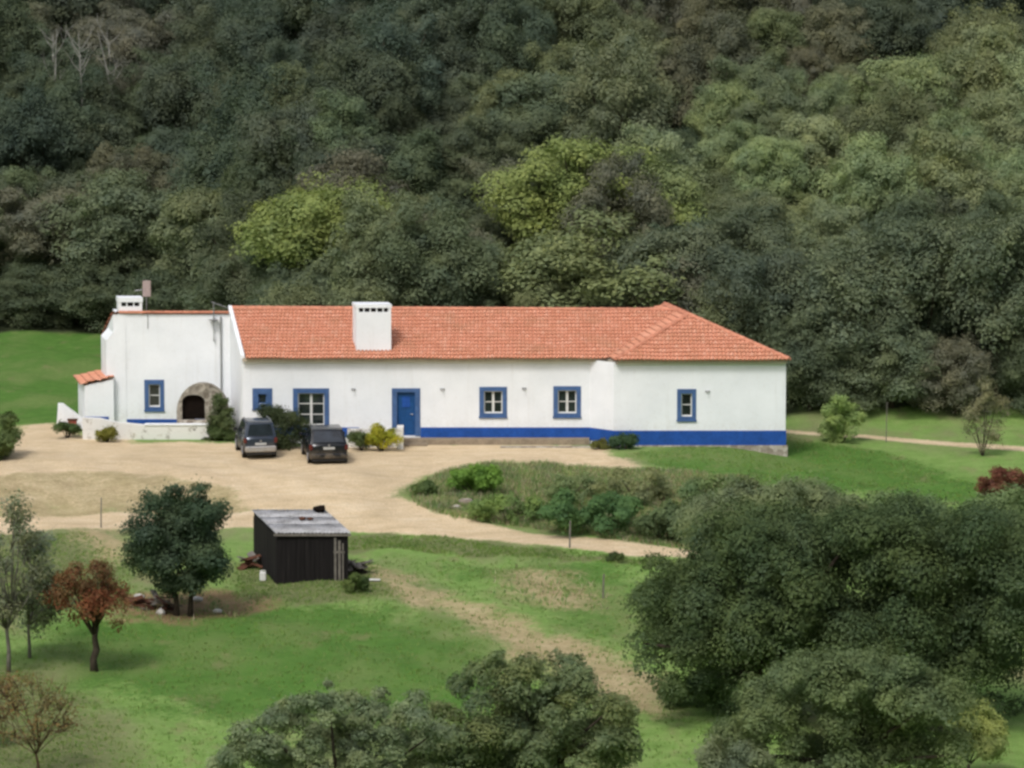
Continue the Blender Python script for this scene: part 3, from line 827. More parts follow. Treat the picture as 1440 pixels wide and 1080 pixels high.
# door
db = HB(); p = .03
db.box(Do[0], Di[0], YM - p, YM + .02, Do[2], Do[3]); db.box(Di[1], Do[1], YM - p, YM + .02, Do[2], Do[3]); db.box(Di[0], Di[1], YM - p, YM + .02, Di[3], Do[3])
dfr = db.build('door_frame', M['bluefr'], house)
db = HB()
db.box(Di[0], Di[1], YM + .14, YM + .19, Di[2], Di[3])
wd = Di[1] - Di[0]
for zz0, zz1 in ((.1, .85), (1.0, Di[3] - Di[2] - .1)):
    for a in (0, 1):
        xa_ = Di[0] + .08 + a * (wd / 2 - .02); db.box(xa_, xa_ + wd / 2 - .14, YM + .125, YM + .139, Di[2] + zz0, Di[2] + zz1)
dd = db.build('door', M['bluedoor'], house); dd['label'] = 'closed blue panelled front door'
hb = HB(); hb.tube([(Di[1] - .1, YM + .08, Di[2] + 1.02), (Di[1] - .22, YM + .08, Di[2] + 1.02)], .018, 6); hb.tube([(Di[1] - .1, YM + .08, Di[2] + 1.02), (Di[1] - .1, YM + .14, Di[2] + 1.02)], .02, 6)
hb.build('handle', M['metal'], dd)
ub = HB(); ub.box(Di[0] + .25, Di[1] - .25, YM + .10, YM + .124, Di[2] + 1.35, Di[2] + 1.85); ub.build('hatch', M['blue'], dd)

# plinth bands
pb = HB()
zp1, zp0 = PZ(601, YM), PZ(615, YM); zr1, zr0 = PZ(605.5, YR), PZ(626, YR)
e = .03
pb.box(Do[1] + .01, xJ, YM - e, YM + .01, zp0, zp1)
pb.build('plinth', M['blue'], house)
pb = HB(); pb.box(xL, PX(505, 600, YM), YM - e, YM + .01, zp0, zp1); pb.build('plinth', M['blue'], house)
pb = HB()
pb.add([(xJ, YM - e, zr0 + .1), (xR0, YR - e, zr0), (xR0, YR - e, zr1), (xJ, YM - e, zr1 + .0), (xJ, YM + .05, zr0 + .1), (xR0, YR + .05, zr0), (xR0, YR + .05, zr1), (xJ, YM + .05, zr1)],
       [(0, 1, 2, 3), (7, 6, 5, 4), (3, 2, 6, 7), (0, 4, 5, 1)])
pb.box(xR0 + .001, xR1 + e, YR - e, YR + .01, zr0, zr1)
pb.add([(xR1 + e, YR + .01, zr0), (xRb + e, YB, zr0), (xRb + e, YB, zr1), (xR1 + e, YR + .01, zr1)], [(0, 1, 2, 3)])
pb.build('plinth', M['blue'], house)
pb = HB(); pb.box(PX(178, 592, YW) + .01, xWr - .05, YW - e, YW + .01, PZ(602, YW), PZ(589.5, YW))
pb.build('plinth', M['blue'], house)
# stone footing under the wing and step along the front
fb = HB()
fb.box(PX(895, 630, YR), xR1 + .10, YR - .10, YR + .02, -1.3, zr0)
fb.add([(xR1 + .10, YR - .1, -1.3), (xRb + .1, YB, -1.3), (xRb + .1, YB, zr0), (xR1 + .1, YR - .1, zr0)], [(0, 1, 2, 3)])
fb.box(xJ - 4.2, PX(880, 630, YR), YR - .45, YR - .03, -.3, zr0 - .03)
fo = fb.build('footing', M['stone'], house)
fb = HB()
fb.box(Do[0] - .05, xJ - .02, YM - .55, YM - .032, -.3, zp0 - .005)
fb.box(Do[0] + .1, Do[1] + .35, YM - 1.0, YM - .56, -.3, zp0 - .19)
fb.build('step', mottled('worn_step', (.33, .27, .20), .3, 3, .9, .2), house)

# wall lamps
for u, v, Y in ((497, 547, YM), (622, 547, YM), (737, 546, YM), (995, 550, YR)):
    q = P(u, v, Y); lb = HB()
    lb.box(q.x - .10, q.x + .10, Y - .05, Y - .002, q.z - .05, q.z + .03)
    lb.tube([(q.x, Y - .05, q.z), (q.x, Y - .16, q.z + .02), (q.x, Y - .2, q.z - .06)], [.02, .02, .035], 6)
    lb.build('wall_lamp', M['metal'], house)
# drainpipe near the gable and at the wing corner
lb = HB(); gx = PX(311, 500, YW - .08)
lb.tube([(gx, YW - .08, zT - .1), (gx, YW - .08, .0)], .045, 8); lb.build('drainpipe', M['metal'], house)

# ---- roofs
TILE_W, TILE_L = .185, .34
def tile_face(bmo, poly, up_hint=Vector((0, 0, 1))):
    poly = [Vector(p) for p in poly]
    nrm = (poly[1] - poly[0]).cross(poly[2] - poly[0]).normalized()
    if nrm.z < 0: nrm = -nrm
    es = Vector((0, 0, 1)).cross(nrm).normalized()      # along the eave
    ut = nrm.cross(es).normalized()
    if ut.z < 0: ut = -ut
    o = poly[0]
    S = [(p - o).dot(es) for p in poly]; T = [(p - o).dot(ut) for p in poly]
    s0, s1, t0, t1 = min(S), max(S), min(T), max(T)
    bm = bmesh.new(); uvl = bm.loops.layers.uv.new('tile')
    ns = 6
    sc = np.arange(math.floor(s0 / TILE_W) * ns, math.ceil(s1 / TILE_W) * ns + 1) / ns * TILE_W
    rows = int(math.ceil((t1 - t0) / TILE_L))
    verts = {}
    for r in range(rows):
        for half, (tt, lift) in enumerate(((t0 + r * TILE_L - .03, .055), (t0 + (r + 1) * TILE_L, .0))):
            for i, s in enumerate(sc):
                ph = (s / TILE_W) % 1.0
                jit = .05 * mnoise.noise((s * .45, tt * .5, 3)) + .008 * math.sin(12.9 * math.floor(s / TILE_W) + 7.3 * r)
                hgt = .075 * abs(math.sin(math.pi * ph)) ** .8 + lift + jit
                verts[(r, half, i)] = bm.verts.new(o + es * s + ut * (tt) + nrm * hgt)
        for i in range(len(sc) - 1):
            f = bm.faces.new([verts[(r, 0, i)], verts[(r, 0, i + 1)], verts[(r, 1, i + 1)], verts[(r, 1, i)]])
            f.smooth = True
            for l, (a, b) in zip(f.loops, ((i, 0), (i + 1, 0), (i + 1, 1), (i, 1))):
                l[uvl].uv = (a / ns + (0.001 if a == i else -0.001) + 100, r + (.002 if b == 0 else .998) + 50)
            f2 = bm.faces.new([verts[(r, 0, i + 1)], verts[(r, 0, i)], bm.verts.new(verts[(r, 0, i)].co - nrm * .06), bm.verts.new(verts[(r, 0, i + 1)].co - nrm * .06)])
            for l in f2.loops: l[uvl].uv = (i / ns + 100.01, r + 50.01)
    # clip to outline
    cen = sum(poly, Vector()) / len(poly)
    for a, b in zip(poly, poly[1:] + poly[:1]):
        ed = (b - a)
        if ed.length < 1e-4: continue
        pn = ed.cross(nrm).normalized()
        if (cen - a).dot(pn) > 0: pn = -pn
        if abs(ed.normalized().dot(es)) > .999: shift = pn * .05
        else: shift = pn * .0
        bmesh.ops.bisect_plane(bm, geom=bm.verts[:] + bm.edges[:] + bm.faces[:], plane_co=a + shift, plane_no=pn, clear_outer=True)
    me = bpy.data.meshes.new('t'); bm.to_mesh(me); bm.free()
    bmo.append(me)
    return nrm
def join_meshes(name, mes, mat, parent, offset):
    bm = bmesh.new()
    for me in mes: bm.from_mesh(me)
    bmesh.ops.translate(bm, verts=bm.verts[:], vec=-offset)
    me = bpy.data.meshes.new(name); bm.to_mesh(me); bm.free()
    return link(name, me, mat, parent)

yE = YM - .38; yE2 = YR - .38
zE2 = PZ(507.5, yE2)
xApex, yApex, zPk = 8.25, 201.5, None
zPk = PZ(443.5, yApex)
apex = Vector((PX(968, 443, yApex), yApex, zPk))
rb = Vector((apex.x + KX * 4.6, yApex + 4.6, zPk))             # rear end of wing ridge
eL = Vector((PX(866, 507, yE2), yE2, zE2)); eR = Vector((PX(1111, 503, yE2), yE2, zE2))
def along(p, y): return Vector((p.x + KX * (y - p.y), y, p.z))
# main front slope plane: z = zE + sl*(y-yE)
sl = (zRI - zE) / (YRI - yE)
# wing left slope plane through eL, along(eL), apex
nL = (along(eL, yE2 + 5) - eL).cross(apex - eL).normalized()
def on_left(y, zfun):                                     # x where wing-left plane meets height z at y
    z = zfun(y); # nL.(p-eL)=0
    return eL.x + (-(nL.y * (y - eL.y) + nL.z * (z - eL.z))) / nL.x
zm = lambda y: zE + sl * (y - yE)
yv = YRI if zRI < zPk else yE + (zPk - zE) / sl
vb_ = Vector((on_left(yE, zm), yE, zE)); vt_ = Vector((on_left(min(yv, YRI), zm), min(yv, YRI), zm(min(yv, YRI))))
print('valley', proj(*vb_), proj(*vt_), 'ridge z', zRI, zPk, 'eave', zE, zE2)
rl = Vector((xLr + .12, YRI, zRI)); el = Vector((xL + .12 + KX * (yE - YM), yE, zE))
faces = []
tile_face(faces, [el, vb_, vt_, rl])
tile_face(faces, [eL, apex, rb, along(eL, YB + .5)])          # wing left slope (partly buried in main roof)
tile_face(faces, [eL, eR, apex])
tile_face(faces, [eR, along(eR, YB + .5), rb, apex])
# rear slopes
yBk = YB + .3
tile_face(faces, [rl, vt_, Vector((vt_.x + KX * (yBk - YRI), yBk, zE)), Vector((rl.x + KX * (yBk - YRI), yBk, zE))])
tile_face(faces, [rb, along(eR, YB + .5), along(eL, YB + .5)])
# tall block: slope falling to the rear
wl = Vector((xWl - .05, YW - .10, zT + .05)); wr = Vector((xWr - .05, YW - .10, zT + .05))
tile_face(faces, [wl, wr, Vector((wr.x + KX * (yBk - YW), yBk, zE)), Vector((wl.x + KX * (yBk - YW), yBk, zE))])
roof = join_meshes('roof', faces, M['tiles'], house, HO)
# ridge and hip caps
def caps(mb, a, b, r=.12, lift=.04):
    a = Vector(a); b = Vector(b); L = (b - a).length; n = max(1, int(L / .42)); d = (b - a).normalized()
    e1 = d.cross(Vector((0, 0, 1))).normalized(); e2 = e1.cross(d).normalized()
    for i in range(n):
        p0 = a.lerp(b, i / n) + e2 * lift; p1 = a.lerp(b, (i + 1.12) / n) + e2 * (lift)
        vs = []
        for p, rr in ((p0, r * 1.08), (p1, r * .92)):
            for k in range(7):
                t = math.pi * (k / 6); vs.append(tuple(p + e1 * rr * math.cos(t) + e2 * rr * math.sin(t)))
        mb.add(vs, [(k, k + 1, k + 8, k + 7) for k in range(6)] + [tuple(range(7)), tuple(range(7, 14))[::-1]])
capm = mottled('ridge_terracotta', (.68, .29, .185), .3, 2.5, .85, .2, scale2=9)
kb = HB(); caps(kb, rl, vt_); caps(kb, apex, rb); caps(kb, eL + Vector((.05, .05, .03)), apex); caps(kb, eR + Vector((-.05, .05, .03)), apex)
caps(kb, wl + Vector((.35, .08, -.02)), wr + Vector((0, .08, -.02)), .10)
kb.build('ridge_caps', capm, house, smooth=False)
# soffit / eaves cornice
eb = HB()
eb.box(xL + .02, vb_.x - .05, yE + .1, YM - .002, zE - .12, zE + .02)
eb.prism([(eL.x + .12, yE2 + .12, zE2 - .12), (eR.x - .12, yE2 + .12, zE2 - .12), (eR.x - .12, YR + .3, zE2 - .12), (eL.x + .12 + .0, YR + .8, zE2 - .12)], (0, 0, .14))
eb.prism([(vb_.x - .045, yE + .12, zE - .125), (eL.x + .118, yE2 + .13, zE - .125), (eL.x + .118, YR + .8, zE - .125), (vb_.x - .045, YM + .3, zE - .125)], (0, 0, .13))
eb.build('eaves_cornice', M['soffit'], house)

# ---- lean-to
lt = HB()
YL = YW - .4
lx0, lx1 = PX(119, 560, YL), PX(160, 560, YL)
zl0, zl1 = PZ(541, YL), PZ(532, YL)
lt.prism([(lx0, YL, z_low), (lx1, YL, z_low), (lx1, YL, zl1 - .05), (lx0, YL, zl0 - .05)], (KX * 3, 3, 0))
ltw = lt.build('lean_to', M['wall'], house)
fcs = []
a0 = Vector((lx0 - .15, YL - .12, zl0 - .02)); a1 = Vector((lx1 + .02, YL - .12, zl1 + .02))
dv = Vector((KX * 3.2, 3.2, 0))
tile_face(fcs, [a0, a1, a1 + dv, a0 + dv])
lo = join_meshes('lean_to_roof', fcs, M['tiles'], ltw, HO)
pb = HB(); pb.box(lx0 - .02, lx1 - .25, YL - .03, YL + .01, PZ(592, YL), PZ(586, YL)); pb.build('lean_to_plinth', M['blue'], ltw)

# ------------------------------------------------------------------ garden terrace wall, end pillar, oven
YT = 200.6
tw = thing('garden_wall', 'low whitewashed terrace wall with bare stone patches below the stone oven', 'wall', (PX(210, 610, YT), YT, 0))
tw['kind'] = 'thing'; o = tw.location.copy()
b = MB(lambda x, y, z: (x - o.x, y - o.y, z - o.z))
top = [(116, 588), (140, 589), (160, 594), (200, 598), (300, 599)]
xs_ = [PX(u, 600, YT) for u, v in top]; zs_ = [PZ(v, YT) for u, v in top]
for i in range(len(top) - 1):
    b.prism([(xs_[i], YT, -.4), (xs_[i + 1], YT, -.4), (xs_[i + 1], YT, zs_[i + 1]), (xs_[i], YT, zs_[i])], (0, .42, 0))
b.build('masonry', M['oldwall'], tw)
b = MB(lambda x, y, z: (x - o.x, y - o.y, z - o.z))
b.box(xs_[3] + .1, xs_[4] + .03, YT - .05, YT + .35, zs_[3] - .02, zs_[3] + .06); b.build('coping', M['wall'], tw, bevel=.02)

ps = thing('entrance_wall', 'short sloping white wall beside the lean-to at the bend of the yard', 'wall', (PX(95, 590, 203.5), 203.5, 0))
ps['kind'] = 'thing'; o = ps.location.copy(); b = MB(lambda x, y, z: (x - o.x, y - o.y, z - o.z)); Y = 203.5
b.prism([(PX(u, v, Y), Y, PZ(v, Y)) for u, v in ((80, 598), (118, 604), (118, 590), (108, 582), (89, 568), (82, 568))], (-.05, .35, 0))
b.build('masonry', M['wall'], ps)
q = P(101, 596, 202.6)
bx = thing('meter_box', 'small faded red box standing against the short white entrance wall', 'box', (q.x, 202.9, hz(q.x, 202.9)))
b = MB(); b.box(-.2, .2, -.15, .15, 0, .62); b.build('cabinet', M['redpaint'], bx, bevel=.02)
b = MB(); b.box(-.24, .24, -.19, .19, .622, .68); b.build('lid', M['rust'], bx)

YO = 201.2
ov = thing('bread_oven', 'domed stone bread oven with dark arched mouth and ivy beside it', 'oven', (PX(285, 590, YO), YO, PZ(600, YO)))
o = ov.location.copy()
rx = (PX(322, 560, YO) - PX(249, 560, YO)) / 2
b = MB(); zt = PZ(539, YO) - o.z
n = 22; prof = []
# thick front arch ring + dome behind, with a mouth
mx0, mx1 = PX(256, 570, YO) - o.x, PX(288, 570, YO) - o.x; mz0, mz1 = PZ(590, YO) - o.z, PZ(555, YO) - o.z
outer = [(-rx, -1.0)] + [(-rx * math.cos(math.pi * i / n) if True else 0, .72 + (zt - .72) * math.sin(math.pi * i / n)) for i in range(n + 1)] + [(rx, -1.0)]
mouth = [(mx0, mz0)] + [((mx0 + mx1) / 2 - (mx1 - mx0) / 2 * math.cos(math.pi * i / 8), mz1 - .3 + .3 * math.sin(math.pi * i / 8)) for i in range(9)] + [(mx1, mz0)]
bm = bmesh.new()
ov_o = [bm.verts.new((x, 0 + .12 * mnoise.noise((x * 2, z * 2, 1)), z)) for x, z in outer]; mo = [bm.verts.new((x, 0, z)) for x, z in mouth]
eds = [bm.edges.new((ov_o[i], ov_o[(i + 1) % len(ov_o)])) for i in range(len(ov_o))] + [bm.edges.new((mo[i], mo[(i + 1) % len(mo)])) for i in range(len(mo))]
bmesh.ops.triangle_fill(bm, use_beauty=True, edges=eds)
me = bpy.data.meshes.new('front'); bm.to_mesh(me); fv = [tuple(v.co) for v in me.vertices]; ff = [tuple(p.vertices) for p in me.polygons]; bm.free()
b.add(fv, ff)
# dome shell rings going back
rings = []
for j, (yy, k) in enumerate(((0, 1.0), (.5, 1.0), (1.0, .93), (1.4, .75), (1.7, .4))):
    rings.append([(x * k, yy, .0 + z * (k if z > .05 else 1)) for x, z in outer])
for j in range(len(rings) - 1):
    m_ = len(outer); b.add(rings[j] + rings[j + 1], [(i, i + 1, m_ + i + 1, m_ + i) for i in range(m_ - 1)])
b.build('dome', M['ovenstone'], ov)
b = MB(); b.prism([(x * 1.0, .25, z) for x, z in mouth], (0, .1, 0)); b.build('mouth', M['near_black'], ov)
b = MB(); b.box(mx0 - .2, mx1 + .35, -.28, .0, mz0 - .14, mz0 - .002); b.build('hearth_shelf', M['stone'], ov, bevel=.02)

# low white wall with planter near the door
YP = 197.4
pw = thing('planter_wall', 'low white planter wall between the black car and the blue door', 'wall', (PX(540, 615, YP), YP, 0))
pw['kind'] = 'thing'; o = pw.location.copy(); b = MB(lambda x, y, z: (x - o.x, y - o.y, z - o.z))
b.box(PX(488, 610, YP), PX(560, 610, YP), YP + .5, YP + .72, -.2, PZ(603, YP + .5)); 
b.box(PX(558, 610, YP), PX(567, 610, YP), YP - .1, YP + .85, -.2, PZ(601, YP)); b.build('masonry', M['oldwall'], pw)

# antennas
def antenna_flat():
    Y = YW + .9
    q = P(206, 440, Y)
    a = thing('tv_antenna', 'faded pinkish panel antenna on a short mast beside the small chimney', 'antenna', (q.x, Y, zT - .35))
    H = PZ(394, Y) - (zT - .35)
    b = MB(); b.tube([(0, 0, 0), (0, 0, H)], .03, 6); b.build('mast', M['metal'], a)
    b = MB(); b.box(-.17, .22, -.06, .0, H - .8, H - .02); b.build('panel', M['pinkmetal'], a, bevel=.015)
    b = MB(); b.tube([(-.55, -.03, H - .5), (.2, -.03, H - .42)], .015, 5)
    for k in range(5): b.tube([(-.5 + k * .12, -.2, H - .49 + k * .012), (-.5 + k * .12, .2, H - .49 + k * .012)], .011, 4)
    b.build('boom', M['metal'], a)
antenna_flat()
q = P(301, 480, YW - .06)
a = thing('tv_antenna', 'thin grey wall mast with small dish and crossbars beside the gable', 'antenna', (q.x, YW - .16, q.z))
H = PZ(424, YW) - q.z
b = MB(); b.tube([(0, 0, 0), (0, 0, H)], .028, 6); b.build('mast', M['metal'], a)
b = MB()
for zz in (.05, .55, 1.1): b.box(-.03, .03, .0, .16, zz, zz + .04)
b.build('bracket', M['metal'], a)
b = MB(); b.tube([(-.10, 0, H), (.62, .1, H - .28)], .018, 5)
for k in range(6): b.tube([(-.1 + k * .14, -.25, H - k * .054), (-.1 + k * .14, .27, H - k * .054)], .012, 4)
b.build('boom', M['metal'], a)
b = MB(); b.lathe([(.02, -.08), (.14, -.05), (.24, 0), (.25, .015), (.13, -.03)], (0, -.06, 1.05), 14); o_ = b.build('dish', M['metal'], a)
q2 = P(208, 462, YW)
b = MB(); b.tube([(0, 0, 0), (0, 0, PZ(440, YW) - q2.z)], .02, 5); 
pipe = b.build('cable_conduit', M['metal'], house); pipe.location = (q2.x - HO.x, YW - .03 - HO.y, q2.z - HO.z)

# ------------------------------------------------------------------ cars
def car(label, loc, rz, L, W, zs, body_mat, bumper_mat, suv):
    t = thing('parked_car', label, 'car', loc, rz, 'cars parked by the house')
    hw = W / 2; g0, belt, rf = zs
    # lower body: stations from rear (y=-L/2) to front
    st = [(-L / 2, .30, belt - .12, .86), (-L / 2 + .07, .24, belt - .02, .95), (-L / 2 + .35, .2, belt, 1.0), (-L * .2, .2, belt, 1.0), (L * .12, .2, belt - .02, 1.0),
          (L * .28, .2, belt - .06, .99), (L / 2 - .5, .2, belt - .16, .97), (L / 2 - .12, .24, belt - .28, .9), (L / 2, .32, belt - .42, .8)]
    rings = []
    for y, zb, zt, k in st:
        w = hw * k
        half = [(w * .82, zb), (w * .96, zb + .06), (w, zb + .22), (w * 1.0, (zb + zt) / 2 + .08), (w * .965, zt - .06), (w * .90, zt), (w * .5, zt + .03)]
        rings.append([(x, y, z) for x, z in half] + [(-x, y, z) for x, z in half[::-1]])
    b = MB(); m_ = len(rings[0])
    for i in range(len(rings) - 1):
        b.add(rings[i] + rings[i + 1], [(k, (k + 1) % m_, m_ + (k + 1) % m_, m_ + k) for k in range(m_)])
    b.add(rings[0], [tuple(range(m_))]); b.add(rings[-1], [tuple(range(m_))[::-1]])
    # greenhouse
    rs = -L / 2 + (.10 if suv else .16)
    A = [(rs, belt - .03), (rs + (.12 if suv else .42), rf - .04), (rs + .7, rf), (L * .02, rf - .01), (L * .08, rf - .05), (L * .27, belt - .07)]
    gw = lambda z: hw * (.955 - .17 * (z - belt) / (rf - belt))
    top = []
    for y, z in A: top.append((y, z, gw(z)))
    gv = []
    # build side polygons and roof as extruded profile with tumblehome
    prof = A
    n = len(prof)
    Lv = [(-gw(z), y, z) for y, z in prof]; Rv = [(gw(z), y, z) for y, z in prof]
    b.add(Lv + Rv, [tuple(range(n)), tuple(range(n, 2 * n))[::-1]] + [(i, n + i, n + i + 1, i + 1) for i in range(n - 1)])
    body = b.build('body', body_mat, t, smooth=False, bevel=0)
    bmx = bmesh.new(); bmx.from_mesh(body.data); bmesh.ops.remove_doubles(bmx, verts=bmx.verts[:], dist=.004); bmesh.ops.recalc_face_normals(bmx, faces=bmx.faces[:]); bmx.to_mesh(body.data); bmx.free()
    md = body.modifiers.new('bev', 'BEVEL'); md.width = .035; md.segments = 2; md.limit_method = 'ANGLE'; md.angle_limit = math.radians(28)
    body.data.polygons.foreach_set('use_smooth', [True] * len(body.data.polygons))
    # glass panes
    def pane(name, q, off):
        b = MB(); c = sum((Vector(p) for p in q), Vector()) / 4
        b.add([tuple(Vector(p) + Vector(off)) for p in q], [(0, 1, 2, 3)]); return b.build(name, M['carglass'], t)
    def lerp2(a, b, t_): return tuple(Vector(a).lerp(Vector(b), t_))
    e = .014
    y0, z0 = A[0]; y1, z1 = A[1]
    def rear(s, tt):
        y = y0 + (y1 - y0) * tt; z = z0 + (z1 - z0) * tt; return (s * (gw(z) - .12), y, z)
    pane('rear_window', [rear(-1, .12), rear(1, .12), rear(1, .9), rear(-1, .9)], (0, -.022, .010))
    y0f, z0f = A[5]; y1f, z1f = A[4]
    def front(s, tt):
        y = y0f + (y1f - y0f) * tt; z = z0f + (z1f - z0f) * tt; return (s * (gw(z) - .1), y, z)
    pane('windscreen', [front(-1, .1), front(1, .1), front(1, .92), front(-1, .92)], (0, .02, .02))
    for s in (-1, 1):
        zl, zh = belt + .05, rf - .1
        def sp(y, z): return (s * (gw(z) + e), y, z)
        pane('side_window', [sp(rs + .42, zl), sp(-L * .14, zl), sp(-L * .14, zh), sp(rs + .62, zh)], (0, 0, 0))
        pane('side_window', [sp(-L * .12, zl), sp(L * .22, zl), sp(L * .08, zh), sp(-L * .12, zh)], (0, 0, 0))
        # door with handle
        bb = MB(); bb.box(s * (hw + .004) - .008, s * (hw + .004) + .008, -L * .12, L * .16, .34, belt - .10); d_ = bb.build('door', body_mat, t)
        bb = MB(); bb.box(s * (hw + .022) - .012, s * (hw + .022) + .012, -L * .10, -L * .05, belt - .2, belt - .165); bb.build('handle', M['trim'], d_)
        # tail lights
        bb = MB(); zt_ = belt + (.25 if suv else .06); zb_ = belt - .28
        bb.box(s * hw * .93 - .09, s * hw * .93 + .065, -L / 2 - .022, -L / 2 + .16, zb_, belt - .04); bb.build('tail_light', M['taillight'], t, bevel=.02)
        bb = MB(); bb.box(s * (hw + .1) - .09, s * (hw + .1) + .09, L * .2, L * .2 + .1, belt - .01, belt + .14); bb.build('mirror', body_mat if not suv else M['trim'], t, bevel=.03)
        bb = MB(); bb.box(s * hw * .72 - .15, s * hw * .72 + .15, L / 2 - .14, L / 2 - .05, belt - .42, belt - .28); bb.build('headlight', M['plate'], t, bevel=.03)
        for yy in (-L * .31, L * .32):
            r = .34 if suv else .315
            bb = MB(); bb.lathe([(r * .6, -.1), (r * .94, -.105), (r, -.07), (r, .07), (r * .94, .105), (r * .6, .1)], (0, 0, 0), 20, 'X')
            wh = bb.build('wheel', M['rubber'], t); wh.location = (s * (hw - .09), yy, r)
            bb = MB(); bb.lathe([(.05, s * .09), (r * .55, s * .085), (r * .62, s * .106)] if s > 0 else [(r * .62, s * .106), (r * .55, s * .085), (.05, s * .09)], (0, 0, 0), 16, 'X')
            for k in range(5):
                an = k * 2 * math.pi / 5; bb.tube([(s * .1, 0, 0), (s * .1, math.cos(an) * r * .58, math.sin(an) * r * .58)], [.05, .03], 4)
            bb.build('rim', M['alloy'], wh)
            bb = MB(); bb.lathe([(r * 1.16, -.008), (r * 1.16, .008)], (0, 0, 0), 20, 'X'); ar = bb.build('wheel_arch', M['trim'], t); ar.location = (s * (hw + .006), yy, r + .02)
    bb = MB(); bb.box(-hw * .95, hw * .95, -L / 2 - .10, -L / 2 + .14, .30, .58 if suv else .54); bu = bb.build('bumper', bumper_mat, t, bevel=.05)
    bb = MB(); bb.box(-hw * .9, hw * .9, -L / 2 - .06, -L / 2 + .14, .17, .30); bb.build('lower_valance', M['trim'], t, bevel=.03)
    bb = MB(); bb.box(-hw * .95, hw * .95, L / 2 - .12, L / 2 + .08, .26, .5); bb.build('bumper', M['trim'], t, bevel=.05)
    zp = (.62 if suv else .72)
    bb = MB(); bb.box(-.26, .26, -L / 2 - .035, -L / 2 - .012, zp, zp + .115); bb.build('number_plate', M['plate'], t, bevel=.008)
    bb = MB(); bb.lathe([(.055, 0), (.045, .02)], (0, 0, 0), 12); e_ = bb.build('badge', M['alloy'], t); e_.rotation_euler = (math.pi / 2, 0, 0); e_.location = (0, -L / 2 - .02 + (0 if not suv else 0), zp + .2)
    bb = MB(); bb.tube([(-.3, -L / 2 - .0, belt + .06), (.32, -L / 2 - .05, belt + .03)], .012, 4); bb.build('wiper', M['trim'], t)
    if suv:
        for s in (-1, 1):
            bb = MB(); x = s * (gw(rf) - .06); bb.tube([(x, rs + .4, rf + .0), (x, rs + .5, rf + .06), (x, L * .02, rf + .05), (x, L * .06, rf - .02)], .02, 6); bb.build('roof_rail', M['alloy'], t)
    return t
q = G(356, 648)
car('grey blue off-road car with silver bumper parked beside the stone oven', (q.x, q.y + 2.05, hz(q.x, q.y + 2)), .19, 3.6, 1.52, (.2, 1.0, 1.66), M['carblue'], M['silver'], True)
q = G(453, 653)
car('black family car parked in front of the dark shrub', (q.x, q.y + 2.15, hz(q.x, q.y + 2)), .15, 4.25, 1.76, (.2, .98, 1.58), M['carblack'], M['carblack'], False)

# ------------------------------------------------------------------ shed
q = G(390, 822); YS = q.y; zs = hz(q.x, YS)
shed = thing('shed', 'black boarded shed with grey weathered sheet roof', 'shed', (q.x, YS, zs))
o = shed.location.copy()
wS = PX(489, 790, YS) - PX(389, 790, YS); hS = PZ(750, YS) - zs; dS = 4.4; hB = hS + .22
KS = -.268
sx = lambda x, y: (x + KS * y, y)
b = MB()
c4 = [sx(0, 0), sx(wS, 0), sx(wS, dS), sx(0, dS)]
b.add([(*c4[0], -.3), (*c4[1], -.3), (*c4[1], hS), (*c4[0], hS)], [(0, 1, 2, 3)])
b.add([(*c4[0], -.3), (*c4[0], hS), (*c4[3], hB), (*c4[3], -.3)], [(0, 1, 2, 3)])
b.add([(*c4[1], -.3), (*c4[2], -.3), (*c4[2], hB), (*c4[1], hS)], [(0, 1, 2, 3)])
b.add([(*c4[2], -.3), (*c4[3], -.3), (*c4[3], hB), (*c4[2], hB)], [(0, 1, 2, 3)])
# vertical boards standing proud of the wall
rgs = np.random.default_rng(3); x = .0
while x < wS - .08:
    wd = min(.17 + .05 * rgs.random(), wS - x)
    pr = .012 + .03 * rgs.random()
    zb_ = .02 + .10 * rgs.random() - .1
    b.box(x + .008, x + wd - .008, -pr, -.002, zb_, hS - .02 - .03 * rgs.random())
    x += wd
y = .05
while y < dS - .1:
    wd = .2; pr = .015 + .02 * rgs.random()
    b.prism([(sx(0, y)[0], y, -.1), (sx(0, y + wd - .015)[0], y + wd - .015, -.1), (sx(0, y + wd - .015)[0], y + wd - .015, hS - .02), (sx(0, y)[0], y, hS - .02)], (-pr, 0, 0))
    y += wd
b.build('wall', M['boards'], shed)
b = MB()
nsx = 90; x0, x1 = -.10, wS + .10
for i in range(nsx):
    for (ya, yb, dz) in ((-.14, 1.55, .03), (1.45, 3.0, .015), (2.9, dS + .12, .0)):
        xa, xb = x0 + (x1 - x0) * i / nsx, x0 + (x1 - x0) * (i + 1) / nsx
        za = lambda xx, yy: hS + .02 + (hB - hS) * yy / dS + .022 * math.sin(xx * 2 * math.pi / .15) + dz
        if ya > 1.4 and ya < 2 and xa > wS * .72: dz2 = -.01
        b.add([(xa + KS * ya, ya, za(xa, ya)), (xb + KS * ya, ya, za(xb, ya)), (xb + KS * yb, yb, za(xb, yb)), (xa + KS * yb, yb, za(xa, yb))], [(0, 1, 2, 3)])
rf = b.build('roof', M['sheet'], shed, smooth=True)
md = rf.modifiers.new('sol', 'SOLIDIFY'); md.thickness = .012
b = MB(); b.box(-.12, wS + .12, -.15, -.10, hS - .09, hS + .0); b.build('eaves_board', M['greywood'], shed)
b = MB(); xp = PX(470, 790, YS) - o.x
for k, (dx, wdt) in enumerate(((0, .09), (.16, .10), (.32, .06))):
    b.box(xp + dx, xp + dx + wdt, -.075 - .01 * k, -.045, -.05, hS - .16 - .12 * k)
dr = b.build('door', M['greywood'], shed); dr['label'] = 'narrow weathered grey slatted door'
